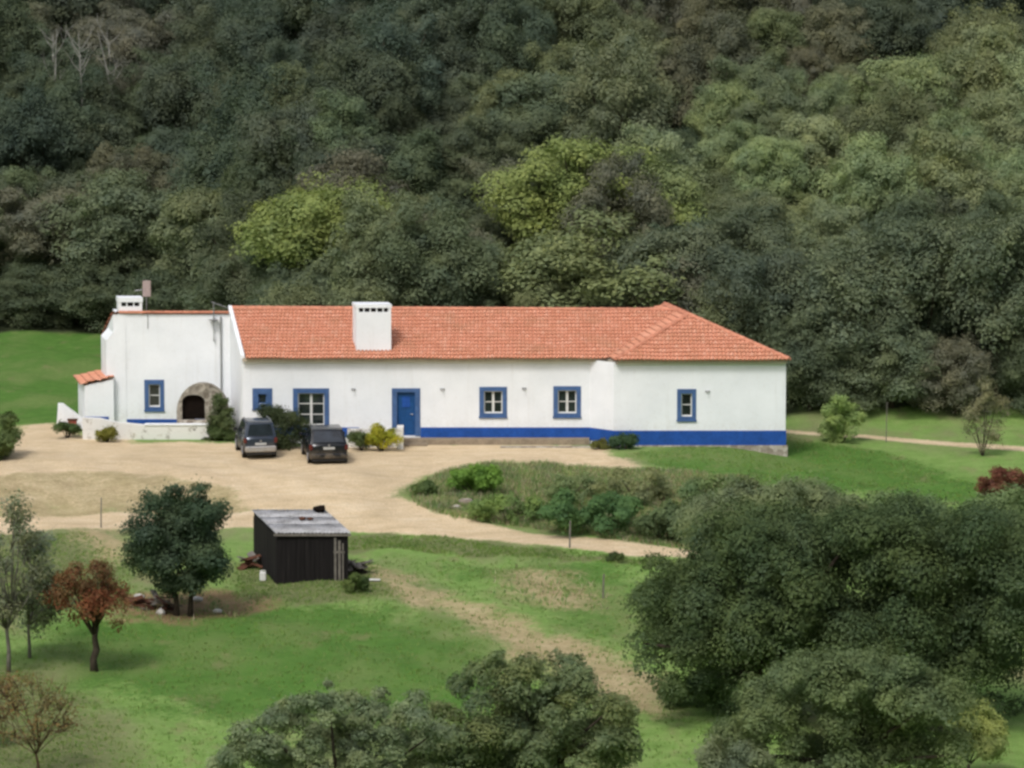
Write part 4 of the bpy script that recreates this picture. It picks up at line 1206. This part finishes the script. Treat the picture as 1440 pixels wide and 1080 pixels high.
b = MB(); b.box(xp - .02, xp + .42, -.095, -.078, hS * .62, hS * .66); b.build('rail', M['greywood'], dr)
for k, (u, v, r, lab) in enumerate(((450, 718, .26, 'dark stone weighing down the rear corner of the shed roof'), (425, 733, .14, 'small dark stone in the middle of the shed roof'), (436, 734, .12, 'smallest dark stone on the shed roof beside the middle one'))):
    yy = YS + (4.0 if k == 0 else 2.3); p = P(u, v, yy)
    zz = zs + hS + (hB - hS) * (yy - YS) / dS + .06
    b = MB(); b.blob((0, 0, r * .42), (r * 1.1, r, r * .55), k, .4); st_ = b.build('roof_stone', M['near_black'] if k == 0 else M['rust'], None, smooth=True)
    st_.location = (p.x, yy, zz); tag(st_, lab, 'stone', 'stones on the shed roof')

# things lying about
q = G(370, 816)
cn = thing('canister', 'white plastic canister standing by the corner of the black shed', 'canister', (q.x, q.y - .1, hz(q.x, q.y - .1)))
b = MB(); b.box(-.13, .13, -.1, .1, 0, .36); b.build('body', M['plastic'], cn, bevel=.03)
b = MB(); b.lathe([(.045, .36), (.05, .42), (.03, .43)], (-.06, 0, 0), 10); b.build('cap', M['plastic'], cn)
b = MB(); b.tube([(.1, 0, .36), (.1, 0, .42), (.0, 0, .43), (.0, 0, .36)], .018, 5); b.build('handle', M['plastic'], cn)
q = G(517, 818)
b = MB(); b.box(-.55, .5, -.09, .09, 0, .05); pl = b.build('plank', M['plastic'], None, bevel=.008); pl.location = (q.x, q.y, hz(q.x, q.y) + .06); pl.rotation_euler = (0, .02, .05)
tag(pl, 'pale painted plank lying in the weeds beside the shed', 'plank')
def scrap(name, label, cat, u, v, mat, seed, n, wid, hgt, groupmat2=None):
    q = G(u, v); t = thing(name, label, cat, (q.x, q.y, hz(q.x, q.y)))
    rgq = np.random.default_rng(seed)
    for k in range(n):
        b = MB(); L_ = .4 + .8 * rgq.random(); wv = .06 + .22 * rgq.random()
        b.box(-L_ / 2, L_ / 2, -wv / 2, wv / 2, -.02, .02)
        o_ = b.build('board', mat if k % 3 else (groupmat2 or mat), t)
        o_.location = ((rgq.random() - .5) * wid, (rgq.random() - .5) * .8, .06 + hgt * rgq.random() * .8)
        o_.rotation_euler = ((rgq.random() - .5) * 1.2, (rgq.random() - .5) * .9, rgq.random() * 3.1)
    return t
scrap('scrap_heap', 'rusty brown heap of old boards under the dark round tree', 'scrap heap', 212, 858, M['rust'], 4, 22, 1.5, .55, M['greywood'])
scrap('board_heap', 'small jumble of broken boards at the rear side of the shed', 'scrap heap', 352, 797, M['rust'], 9, 12, .5, .5, M['greywood'])
scrap('brush_pile', 'grey pile of sticks leaning against the door end of the shed', 'wood pile', 500, 806, M['greywood'], 14, 16, .7, .6, M['bark'])
for k, (u, v, r, lab) in enumerate(((195, 843, .22, 'pale stone beside the rusty board heap, nearer the red tree'), (226, 864, .16, 'upright pale stone at the foot of the dark round tree'), (306, 862, .17, 'flat pale stone on the bare red soil'), (278, 846, .20, 'pale stone just past the twin trunks of the dark round tree'),
                                     (655, 710, .3, 'grey boulder in the weeds at the bend of the dirt road'), (640, 716, .2, 'small grey boulder beside the bigger one in the roadside weeds'))):
    q = G(u, v); b = MB(); b.blob((0, 0, r * .45), (r * 1.1, r * .8, r * (.9 if k == 1 else .55)), 20 + k, .4)
    s_ = b.build('rock', M['rock'] if k < 4 else M['stone'], None, smooth=True); s_.location = (q.x, q.y, hz(q.x, q.y)); tag(s_, lab, 'rock', 'loose rocks')
def post(u, v0, v1, lab, r=.04, red=False):
    q = G(u, v0); h = PZ(v1, q.y) - hz(q.x, q.y)
    b = MB(); b.tube([(0, 0, -.3), (.01, 0, h * .5), (.03, 0, h)], [r, r * .95, r * .85], 7)
    b.tube([(.03, 0, h), (.03, 0, h + .02)], [r * .85, r * .3], 7)
    p_ = b.build('wooden_post', M['greywood'], None); p_.location = (q.x, q.y, hz(q.x, q.y)); tag(p_, lab, 'post', 'thin wooden posts')
post(801, 770, 733, 'thin wooden post standing on the edge of the dirt road')
post(848, 842, 808, 'thin post in the brown grass patch below the road')
post(142, 742, 700, 'thin post at the roadside above the red brown tree', .03)
post(1246, 622, 566, 'thin grey post beside the pale lane', .022)

# ------------------------------------------------------------------ individual trees and shrubs
def H2(u, vtop, vbase):
    q = G(u, vbase); return q, PZ(vtop, q.y) - hz(q.x, q.y)
def clumps_px(spec, base, Y, dy=.9):
    """clumps from (u, v, radius_px): centres in the tree's own coordinates, spread through depth"""
    out = []
    rgc = np.random.default_rng(int(abs(base.x) * 100) + len(spec))
    for s in spec:
        u, v, r = s[:3]; rr = r * Y / F
        yy = Y + (rgc.random() - .5) * 2 * dy
        p = P(u, v, yy); out.append(((p.x - base.x, p.y - base.y, p.z - base.z), (rr, rr * 1.0, rr * .85)))
    return out
def rnd_clumps(rgc, u0, u1, v0, v1, n, r0, r1, shape='ellipse'):
    out = []
    while len(out) < n:
        a, b_ = rgc.random() * 2 - 1, rgc.random() * 2 - 1
        if a * a + b_ * b_ > 1: continue
        out.append(((u0 + u1) / 2 + a * ((u1 - u0) / 2 - r0 * .7), (v0 + v1) / 2 + b_ * ((v1 - v0) / 2 - r0 * .7), r0 + (r1 - r0) * rgc.random()))
    return out

# dark round tree left of the shed (twin trunks)
rgd = np.random.default_rng(21)
q = G(256, 866); base = Vector((q.x, q.y, hz(q.x, q.y)))
spec = rnd_clumps(rgd, 182, 322, 690, 838, 46, 15, 27) + [(205, 705, 14), (245, 692, 17), (280, 690, 16), (300, 720, 18), (200, 800, 20), (300, 810, 16), (190, 745, 18)]
cl = clumps_px(spec, base, q.y, 1.6)
cm = leaf_mesh('crown', cl + [((0, 0, 2.6), (1.2, 1.2, 1.3))], 52000, .060, 22, palette=[(1, 1, 1), (.8, .9, .85), (1.2, 1.2, 1.0)])
mb = MB()
for dx, lean in ((-.22, -.15), (.32, .12)):
    pts = [(dx, 0, -.2), (dx + .02, 0, .5), (dx + lean * .5, 0, 1.0), (dx + lean * 2, .1, 1.7), (dx + lean * 3, 0, 2.8)]
    mb.tube(pts, [.14, .10, .085, .07, .04], 7)
    for i in range(7):
        c = Vector(cl[int(rgd.integers(0, len(cl)))][0]); s0 = Vector(pts[2 + i % 2]); mb.tube([s0, s0.lerp(c, .5) + Vector((0, 0, .1)), c], [.05, .035, .012], 5)
tm_o = mb.build('t', M['bark'], None, smooth=True); tm = tm_o.data; bpy.data.objects.remove(tm_o)
put_tree('round_tree', 'dark round evergreen tree with twin thin trunks beside the black shed', 'tree', base, cm, tm, (.078, .110, .070))

# red brown small tree
rgd = np.random.default_rng(31)
q = G(133, 944); base = Vector((q.x, q.y, hz(q.x, q.y)))
spec = rnd_clumps(rgd, 66, 192, 788, 872, 34, 11, 20) + [(105, 870, 12), (165, 878, 13), (130, 850, 14), (85, 840, 12), (175, 850, 14)]
cl = clumps_px(spec, base, q.y, 1.1)
cm = leaf_mesh('crown', cl, 9000, .05, 32, spread=(.2, 1.1), palette=[(1.25, .75, .6), (1, .95, .7), (.85, .9, .6), (1.3, .72, .55), (.9, 1.0, .7)])
mb = MB(); pts = [(0, 0, -.2), (-.04, 0, .45), (.08, 0, .8), (.02, 0, 1.25), (.1, 0, 1.65)]
mb.tube(pts, [.17, .125, .13, .10, .085], 8)
for i in range(26):
    c = Vector(cl[i % len(cl)][0]); s0 = Vector(pts[4 if i % 3 else 3]); m1 = s0.lerp(c, .5) + Vector((rgd.normal() * .1, rgd.normal() * .1, .12)); mb.tube([s0, m1, c], [.05, .028, .008], 5)
    for k in range(3):
        e_ = c + Vector((rgd.normal() * .3, rgd.normal() * .25, .18 + rgd.normal() * .15)); mb.tube([m1.lerp(c, .6), e_], [.012, .004], 3)
tm_o = mb.build('t', M['bark'], None, smooth=True); tm = tm_o.data; bpy.data.objects.remove(tm_o)
put_tree('fruit_tree', 'small rust red tree with crooked dark trunk on the green grass', 'tree', base, cm, tm, (.20, .115, .078))

# pale sparse trees at the picture's edge
def sparse_tree(label, u, vb, seed, us, vs, n, leafn, color, mat, r0, vtrunk, twigs=True, leafsize=.07, palette=None, name='lichen_tree'):
    rgd = np.random.default_rng(seed)
    q = G(u, vb); base = Vector((q.x, q.y, hz(q.x, q.y)))
    spec = rnd_clumps(rgd, us[0], us[1], vs[0], vs[1], n, 12, 22)
    cl = clumps_px(spec, base, q.y, 1.5)
    cm = leaf_mesh('crown', cl, leafn, leafsize, seed + 1, spread=(.15, 1.15), palette=palette)
    ft = PZ(vtrunk, q.y) - base.z
    mb = MB(); pts = [(0, 0, -.2), (rgd.normal() * .06, 0, ft * .35), (rgd.normal() * .1, 0, ft * .7), (rgd.normal() * .12, 0, ft)]
    mb.tube(pts, [r0 * 1.3, r0, r0 * .85, r0 * .7], 7)
    for i, c_ in enumerate(cl):
        c = Vector(c_[0]); s0 = Vector(pts[2 + i % 2]); m1 = s0.lerp(c, .5) + Vector((rgd.normal() * .15, rgd.normal() * .15, .12)); mb.tube([s0, m1, c], [r0 * .4, r0 * .22, .008], 5)
        for k in range(7):
            e_ = c + Vector((rgd.normal() * .4, rgd.normal() * .35, .15 + rgd.normal() * .25)); mb.tube([m1.lerp(c, .5 + .5 * rgd.random()), e_], [.014, .004], 3)
    tm_o = mb.build('t', M[mat], None, smooth=True); tm = tm_o.data; bpy.data.objects.remove(tm_o)
    return put_tree(name, label, 'tree', base, cm, tm, color)
PALG = [(1, 1, 1), (1.15, 1.15, 1.2), (.8, .85, .8), (1.1, 1.0, .85)]
sparse_tree('half bare grey green tree with slim trunk, cut off by the picture edge', 12, 945, 41, (-70, 62), (690, 880), 34, 4600, (.215, .235, .155), 'palebark', .075, 860, palette=PALG)
sparse_tree('grey lichen covered thin tree between the edge tree and the rust red tree', 42, 925, 47, (0, 100), (745, 895), 28, 4200, (.20, .235, .155), 'palebark', .06, 860, palette=PALG)
sparse_tree('low leafless brown shrub of upright twigs in the bottom corner', 55, 1085, 53, (-30, 118), (945, 1050), 26, 1500, (.20, .165, .09), 'brownbark', .045, 1050, leafsize=.05, palette=[(1.2, .9, .7), (.9, 1, .7), (1.1, 1, .9)], name='twiggy_shrub')
sparse_tree('bare brown thicket at the very corner below the grey edge tree', -25, 1050, 59, (-80, 45), (930, 1020), 18, 2600, (.20, .15, .09), 'brownbark', .04, 1020, leafsize=.05, palette=[(1.2, .9, .7), (.9, 1, .7), (1.1, 1, .9)], name='twiggy_shrub')

def big_tree(name, label, u, Y, spec, nleaf, size, color, seed, dy, r0=.3, nl=12, palette=None, tm_mat='bark', spread=(.5, 1.06), fork=None):
    rgd = np.random.default_rng(seed)
    q = P(u, 900, Y); base = Vector((q.x, Y, hz(q.x, Y)))
    cl = clumps_px(spec, base, Y, dy)
    cm = leaf_mesh('crown', cl, nleaf, size, seed + 1, spread=spread, palette=palette)
    zc = sum(c[0][2] for c in cl) / len(cl)
    tm = trunk_mesh('trunk', rgd, cl, max(1.0, zc), r0, nl, fork=fork or .5, mat=tm_mat, sides=8)
    return put_tree(name, label, 'tree', base, cm, tm, color)

# big oaks, lower right
rgd = np.random.default_rng(61)
sp = rnd_clumps(rgd, 890, 1200, 770, 950, 60, 26, 46) + rnd_clumps(rgd, 940, 1260, 700, 830, 36, 26, 44) + rnd_clumps(rgd, 1040, 1320, 850, 960, 9, 24, 38) + rnd_clumps(rgd, 925, 1110, 930, 1005, 12, 20, 30) + [(915, 850, 26), (905, 905, 22), (925, 935, 22), (960, 965, 22), (955, 985, 16), (985, 950, 26), (920, 805, 26), (1000, 745, 30)]
big_tree('cork_oak', 'large spreading dark oak with low branches below the dirt road', 1065, 142.5, sp, 146475, 0.058, (0.093, 0.131, 0.067), 62, 2.8, .32, 18, palette=[(1, 1, 1), (.82, .88, .8), (1.25, 1.22, 1.0), (1.1, 1.05, .8)])
sp = rnd_clumps(rgd, 1150, 1480, 760, 985, 66, 28, 50) + rnd_clumps(rgd, 1130, 1480, 705, 830, 40, 26, 44) + [(1400, 985, 24), (1420, 1000, 18), (1300, 960, 28)]
big_tree('cork_oak', 'large dark oak reaching the picture edge beside the spreading oak', 1320, 141.5, sp, 155925, 0.058, (0.090, 0.127, 0.065), 64, 2.8, .32, 18, palette=[(1, 1, 1), (.82, .88, .8), (1.25, 1.22, 1.0), (1.1, 1.05, .8)])
sp = rnd_clumps(rgd, 955, 1230, 682, 775, 34, 22, 38)
big_tree('olive_tree', 'paler grey green tree behind the spreading oak below the house wing', 1090, 157, sp, 61425, 0.056, (0.201, 0.242, 0.140), 66, 2.2, .2, 12)
sp = rnd_clumps(rgd, 1180, 1480, 690, 790, 36, 24, 40)
big_tree('olive_tree', 'paler green tree behind the oak at the picture edge, below the red shrub', 1335, 156, sp, 66150, 0.056, (0.176, 0.242, 0.124), 68, 2.2, .2, 12)
# front shrub-like tree lower right
sp = rnd_clumps(rgd, 1005, 1390, 918, 1150, 100, 20, 38) + rnd_clumps(rgd, 1060, 1340, 925, 1000, 26, 18, 30) + [(1120, 940, 26), (1200, 935, 28), (1270, 945, 24), (1050, 985, 24), (1330, 1000, 22)]
big_tree('holm_oak', 'dense olive toned oak in front of the two large oaks at the bottom edge', 1195, 130, sp, 122850, 0.052, (0.152, 0.198, 0.099), 70, 2.4, .25, 14)
sp = rnd_clumps(rgd, 1325, 1415, 985, 1080, 16, 14, 24)
big_tree('yellow_shrub', 'yellowish green loose shrub under the oak at the picture edge', 1365, 134, sp, 15356, 0.041, (0.323, 0.360, 0.136), 72, .9, .06, 8, fork=.3)
sp = rnd_clumps(rgd, 945, 1085, 1040, 1150, 22, 16, 28)
big_tree('olive_shrub', 'grey green shrub at the bottom edge beside the dense olive toned oak', 1015, 127, sp, 25987, 0.041, (0.212, 0.246, 0.155), 74, 1.2, .07, 8, fork=.3)
sp = [(975, 1000, 14), (1000, 985, 16), (1030, 975, 13), (960, 985, 12)]
# bottom centre trees
rgd = np.random.default_rng(81)
sp = rnd_clumps(rgd, 565, 895, 925, 1160, 130, 13, 27) + [(690, 945, 24), (740, 940, 24), (790, 935, 25), (815, 928, 14), (640, 965, 20), (850, 990, 22), (700, 930, 12), (665, 945, 16), (875, 1030, 18)] + rnd_clumps(rgd, 600, 880, 1000, 1100, 40, 16, 28)
big_tree('olive_tree', 'dark olive tree in the middle of the bottom edge with sprigs on top', 735, 128, sp, 118125, 0.050, (0.161, 0.206, 0.112), 82, 2.2, .2, 14, palette=[(1, 1, 1), (.8, .86, .8), (1.3, 1.28, 1.1), (1.15, 1.0, .75)])
sp = rnd_clumps(rgd, 300, 650, 978, 1180, 120, 11, 24) + rnd_clumps(rgd, 320, 600, 985, 1080, 30, 9, 16) + [(395, 1000, 16), (405, 985, 10), (500, 985, 20), (540, 975, 12), (340, 1030, 18), (460, 965, 8), (458, 985, 10), (580, 985, 18)]
big_tree('olive_tree', 'grey green willowy olive tree at the bottom edge on the grassy side', 480, 125, sp, 94500, 0.048, (0.210, 0.253, 0.155), 84, 2.0, .16, 14, palette=[(1, 1, 1), (.75, .82, .75), (1.35, 1.35, 1.25), (1.1, 1.05, .85)], spread=(.35, 1.12))

# shrubs around the house
def shrub(name, label, us, vs, Y, n, nleaf, color, seed, r=(8, 15), size=.046, dy=.5, palette=None, group=None, spread=(.4, 1.08)):
    rgd = np.random.default_rng(seed)
    u = (us[0] + us[1]) / 2; q = G(u, vs[1] - 3)
    if Y > 194: Y = Y
    else: Y = q.y
    q = P(u, vs[1], Y); base = Vector((q.x, Y, hz(q.x, Y)))
    cl = clumps_px(rnd_clumps(rgd, us[0], us[1], vs[0], vs[1], n, r[0], r[1]), base, Y, dy)
    cm = leaf_mesh('foliage', cl, nleaf, size, seed + 1, spread=spread, palette=palette)
    mb = MB()
    for i in range(min(8, len(cl))): mb.tube([(0, 0, -.1), Vector(cl[i][0]) * .5, cl[i][0]], [.03, .02, .006], 4)
    tm_o = mb.build('t', M['bark'], None); tm = tm_o.data; bpy.data.objects.remove(tm_o)
    return put_tree(name, label, 'shrub', base, cm, tm, color, trunk_name='stem', crown_name='foliage', group=group)
shrub('garden_shrub', 'tall dark shrub between the two parked cars', (368, 438), (572, 634), 197.6, 22, 11250, (0.067, 0.087, 0.045), 91, (10, 17))
shrub('garden_shrub', 'narrow dark shrub leaning up under the small square window', (360, 396), (566, 600), 198.4, 9, 3900, (0.063, 0.081, 0.048), 93, (7, 11))
shrub('flowering_shrub', 'rounded yellow green shrub beside the blue door', (510, 563), (595, 631), 196.8, 18, 8100, (0.378, 0.360, 0.045), 95, (7, 11), .045, .35, [(1, 1, 1), (1.3, 1.2, .9), (.45, .6, .6), (.8, .9, .8)])
shrub('garden_shrub', 'low green shrub between the black car and the yellow green shrub', (492, 525), (605, 630), 197.0, 8, 3300, (0.105, 0.140, 0.056), 97, (6, 10), .045)
shrub('ivy', 'upright ivy climbing beside the bread oven', (292, 330), (546, 628), 200.4, 20, 9000, (0.098, 0.129, 0.059), 99, (8, 13), .05, .3)
shrub('garden_shrub', 'low green shrub at the foot of the terrace wall next to the ivy', (275, 330), (602, 628), 200.2, 9, 3600, (0.091, 0.126, 0.049), 101, (6, 10), .05, .3)
shrub('garden_shrub', 'dark green low hedge bush in front of the red box', (76, 114), (594, 614), 201.2, 9, 3600, (0.077, 0.119, 0.049), 103, (6, 9), .05)
shrub('flowering_shrub', 'small yellowish shrub below the terrace wall near the lean-to', (134, 168), (598, 622), 199.8, 9, 3900, (0.238, 0.231, 0.056), 105, (6, 9), .045)
shrub('garden_shrub', 'dark green shrub at the corner where the house wing begins', (858, 896), (610, 638), 197.2, 10, 4500, (0.070, 0.119, 0.063), 107, (6, 11), .05, .4)
shrub('garden_shrub', 'mossy brown low plant beside the corner shrub at the step', (828, 864), (618, 634), 197.5, 7, 2250, (0.140, 0.147, 0.049), 109, (4, 7), .045, .3)
shrub('hedge_bush', 'round green bush at the picture edge beside the bend of the yard', (-42, 32), (578, 652), 194.5, 24, 13500, (0.119, 0.161, 0.063), 111, (10, 18), .06, .9)
shrub('willow_bush', 'light green upright willowy bush beside the end wall of the house', (1152, 1212), (556, 628), 203.5, 22, 9750, (0.309, 0.400, 0.160), 113, (8, 14), .055, .7)
shrub('sapling', 'thin pale sparse sapling standing between lane and rough meadow', (1352, 1412), (535, 645), 199, 22, 4200, (0.238, 0.231, 0.154), 115, (8, 15), .05, .6, None, None, (.1, 1.1))
shrub('red_shrub', 'dull red shrub behind the oaks at the picture edge', (1370, 1452), (660, 704), 178, 16, 7500, (0.210, 0.091, 0.070), 117, (8, 14), .055, .7, [(1.2, .8, .8), (.9, .9, .8), (1, 1.1, 1)])
shrub('weed_bush', 'bright green leafy clump on top of the bank beside the yard', (630, 706), (656, 696), 188.5, 20, 8000, (0.177, 0.308, 0.069), 119, (8, 13), .06, .8)
shrub('weed_bush', 'dark green bush at the tip of the bank where the yard meets the road', (572, 618), (676, 698), 186.5, 10, 3900, (0.137, 0.193, 0.077), 121, (6, 10), .06, .7)
shrub('bramble', 'wide dark green bramble spreading down the bank above the road', (765, 900), (690, 752), 178.5, 34, 13650, (0.110, 0.200, 0.084), 123, (10, 18), .065, 1.6)
shrub('dry_bush', 'grey brown dry weed bush on the bank below the house wing', (835, 955), (660, 712), 185.5, 26, 5775, (0.251, 0.277, 0.151), 125, (8, 15), .055, 1.2, None, None, (.15, 1.15))
shrub('dry_bush', 'sparse greyish bush with spiky dry stems at the middle of the bank', (750, 845), (660, 712), 184.5, 22, 4125, (0.212, 0.271, 0.136), 127, (8, 14), .055, 1.2, None, None, (.15, 1.15))
shrub('weed_bush', 'low olive weed bush on the bank near the grey boulders', (660, 765), (692, 736), 181, 22, 5400, (0.194, 0.281, 0.101), 129, (8, 14), .06, 1.2)
shrub('bramble', 'dark tangled bush at the end of the bank beside the pale olive trees', (895, 985), (700, 765), 174, 26, 9450, (0.136, 0.183, 0.092), 131, (10, 17), .065, 1.2)
shrub('weed_bush', 'low olive brown bush beyond the bramble under the house wing lawn', (950, 1060), (668, 712), 183, 22, 5850, (0.185, 0.254, 0.115), 133, (8, 15), .06, 1.2)
shrub('weed_bush', 'green weeds growing against the door end of the shed', (478, 520), (806, 836), 160.2, 9, 3600, (0.119, 0.168, 0.063), 135, (6, 10), .05, .5)
shrub('weed_bush', 'dark low weeds on the road verge near the spreading oak', (838, 880), (778, 792), 168.5, 8, 2700, (0.084, 0.119, 0.049), 137, (4, 7), .05, .5)

# ------------------------------------------------------------------ grass and undergrowth (uncountable)
def tufts(name, polys, n, hgt, seed, cols, width=.012, per=4, kind='stuff'):
    rgt = np.random.default_rng(seed); V = []; Cc = []
    pts = []
    for pix, share in polys:
        wp = world_poly(pix); xs = [p[0] for p in wp]; ys = [p[1] for p in wp]
        need = int(n * share)
        k = 0
        px = rgt.uniform(min(xs), max(xs), need * 6); py = rgt.uniform(min(ys), max(ys), need * 6)
        dens = np.array([mnoise.noise((a * .5, b_ * .35, seed)) for a, b_ in zip(px, py)]) * .5 + .5
        ok = (in_poly(px, py, wp) > 0) & (rgt.random(len(px)) < dens * 1.3)
        px, py = px[ok][:need], py[ok][:need]
        pts.append(np.stack([px, py], 1))
    p = np.concatenate(pts); p = np.repeat(p, per, 0); m = len(p)
    p = p + rgt.normal(size=p.shape) * .06
    z = height(p[:, 0], p[:, 1]) - .02
    a = rgt.random(m) * 6.283; h = hgt * (.45 + .8 * rgt.random(m))
    lean = rgt.normal(size=(m, 2)) * .35 * h[:, None]
    w_ = width * (.7 + .8 * rgt.random(m))
    b0 = np.stack([p[:, 0] - np.cos(a) * w_, p[:, 1] - np.sin(a) * w_, z], 1); b1 = np.stack([p[:, 0] + np.cos(a) * w_, p[:, 1] + np.sin(a) * w_, z], 1)
    tp = np.stack([p[:, 0] + lean[:, 0], p[:, 1] + lean[:, 1], z + h], 1)
    V = np.stack([b0, b1, tp], 1).reshape(-1, 3)
    me = bpy.data.meshes.new(name); me.vertices.add(3 * m); me.vertices.foreach_set('co', V.ravel())
    me.loops.add(3 * m); me.loops.foreach_set('vertex_index', np.arange(3 * m, dtype=np.int32))
    me.polygons.add(m); me.polygons.foreach_set('loop_start', np.arange(0, 3 * m, 3, dtype=np.int32))
    cc = np.array(cols)[rgt.integers(0, len(cols), m)] * (.75 + .5 * rgt.random(m))[:, None]
    col = np.concatenate([cc, np.ones((m, 1))], 1)
    at = me.attributes.new('tint', 'FLOAT_COLOR', 'POINT'); at.data.foreach_set('color', np.repeat(col, 3, 0).astype(np.float32).ravel())
    me.update(); o_ = link(name, me, M['leaf']); o_.color = (1, 1, 1, 1); o_['kind'] = kind
    return o_
MEAD = [(-60, 860), (330, 800), (560, 780), (960, 800), (1000, 1000), (1100, 1140), (-60, 1140)]
FIELD = [(-60, 455), (150, 475), (150, 588), (-60, 588)]
tufts('grass', [(MEAD, .5), (ROUGH3, .12), (ROUGH4, .13), (LUSH3, .12), (ROUGH5, .06), (ROUGH2, .07)], 17000, .12, 3,
      [(.16, .28, .06), (.19, .28, .075), (.24, .27, .11), (.14, .24, .055)], .018, 4)['label'] = 'short green and dry meadow grass'
tufts('undergrowth', [(ROUGH, .8), (REDSOIL, .006), (GREYSOIL2, .006)], 17000, .25, 9,
      [(.25, .32, .12), (.34, .34, .18), (.19, .32, .10), (.48, .42, .29), (.32, .25, .17), (.20, .32, .12)], .022, 5)['label'] = 'rough mixed weeds and dry stalks on the bank'

# ------------------------------------------------------------------ light, sky, camera
SUN_EL, SUN_AZ = math.radians(52), math.radians(205)      # azimuth measured from +Y clockwise: behind camera, to its left
wd_ = bpy.data.worlds.new('World'); SC.world = wd_; wd_.use_nodes = True
t = NT(wd_.node_tree); t.N.clear()
sky = t.node('ShaderNodeTexSky', sky_type='NISHITA'); sky.sun_disc = False; sky.sun_elevation = SUN_EL; sky.sun_rotation = SUN_AZ
sky.dust_density = 4.0; sky.air_density = 1.0; sky.ozone_density = 1.0
hs = t.node('ShaderNodeHueSaturation'); hs.inputs['Saturation'].default_value = .55; t.link(sky.outputs[0], hs.inputs['Color'])
bg = t.node('ShaderNodeBackground'); bg.inputs['Strength'].default_value = .15; t.link(hs.outputs[0], bg.inputs[0])
ow = t.node('ShaderNodeOutputWorld'); t.link(bg.outputs[0], ow.inputs[0])
sl_ = bpy.data.lights.new('sun', 'SUN'); sl_.energy = 1.5; sl_.angle = math.radians(12); sl_.color = (1, .975, .94)
so = bpy.data.objects.new('sun', sl_); C.objects.link(so)
dirv = Vector((math.sin(SUN_AZ) * math.cos(SUN_EL), math.cos(SUN_AZ) * math.cos(SUN_EL), math.sin(SUN_EL)))
so.rotation_euler = (-dirv).to_track_quat('-Z', 'Y').to_euler(); so.location = (0, 150, 80)

cd = bpy.data.cameras.new('camera'); cam = bpy.data.objects.new('camera', cd); C.objects.link(cam)
cam.location = (0, 0, CAM_H); cam.rotation_euler = (math.pi / 2 - TH, 0, 0)
cd.sensor_width = 36; cd.sensor_fit = 'HORIZONTAL'; cd.lens = 36 * F / 1440; cd.clip_start = .5; cd.clip_end = 3000
SC.camera = cam
SC.view_settings.view_transform = 'Standard'; SC.view_settings.look = 'None'; SC.view_settings.exposure = 0; SC.view_settings.gamma = 1
SC.render.engine = 'CYCLES'
SC.cycles.max_bounces = 7; SC.cycles.diffuse_bounces = 4; SC.cycles.glossy_bounces = 2; SC.cycles.transmission_bounces = 5
SC.cycles.pixel_filter_type = 'BLACKMAN_HARRIS'; SC.cycles.filter_width = 2.8
SC.cycles.use_denoising = True
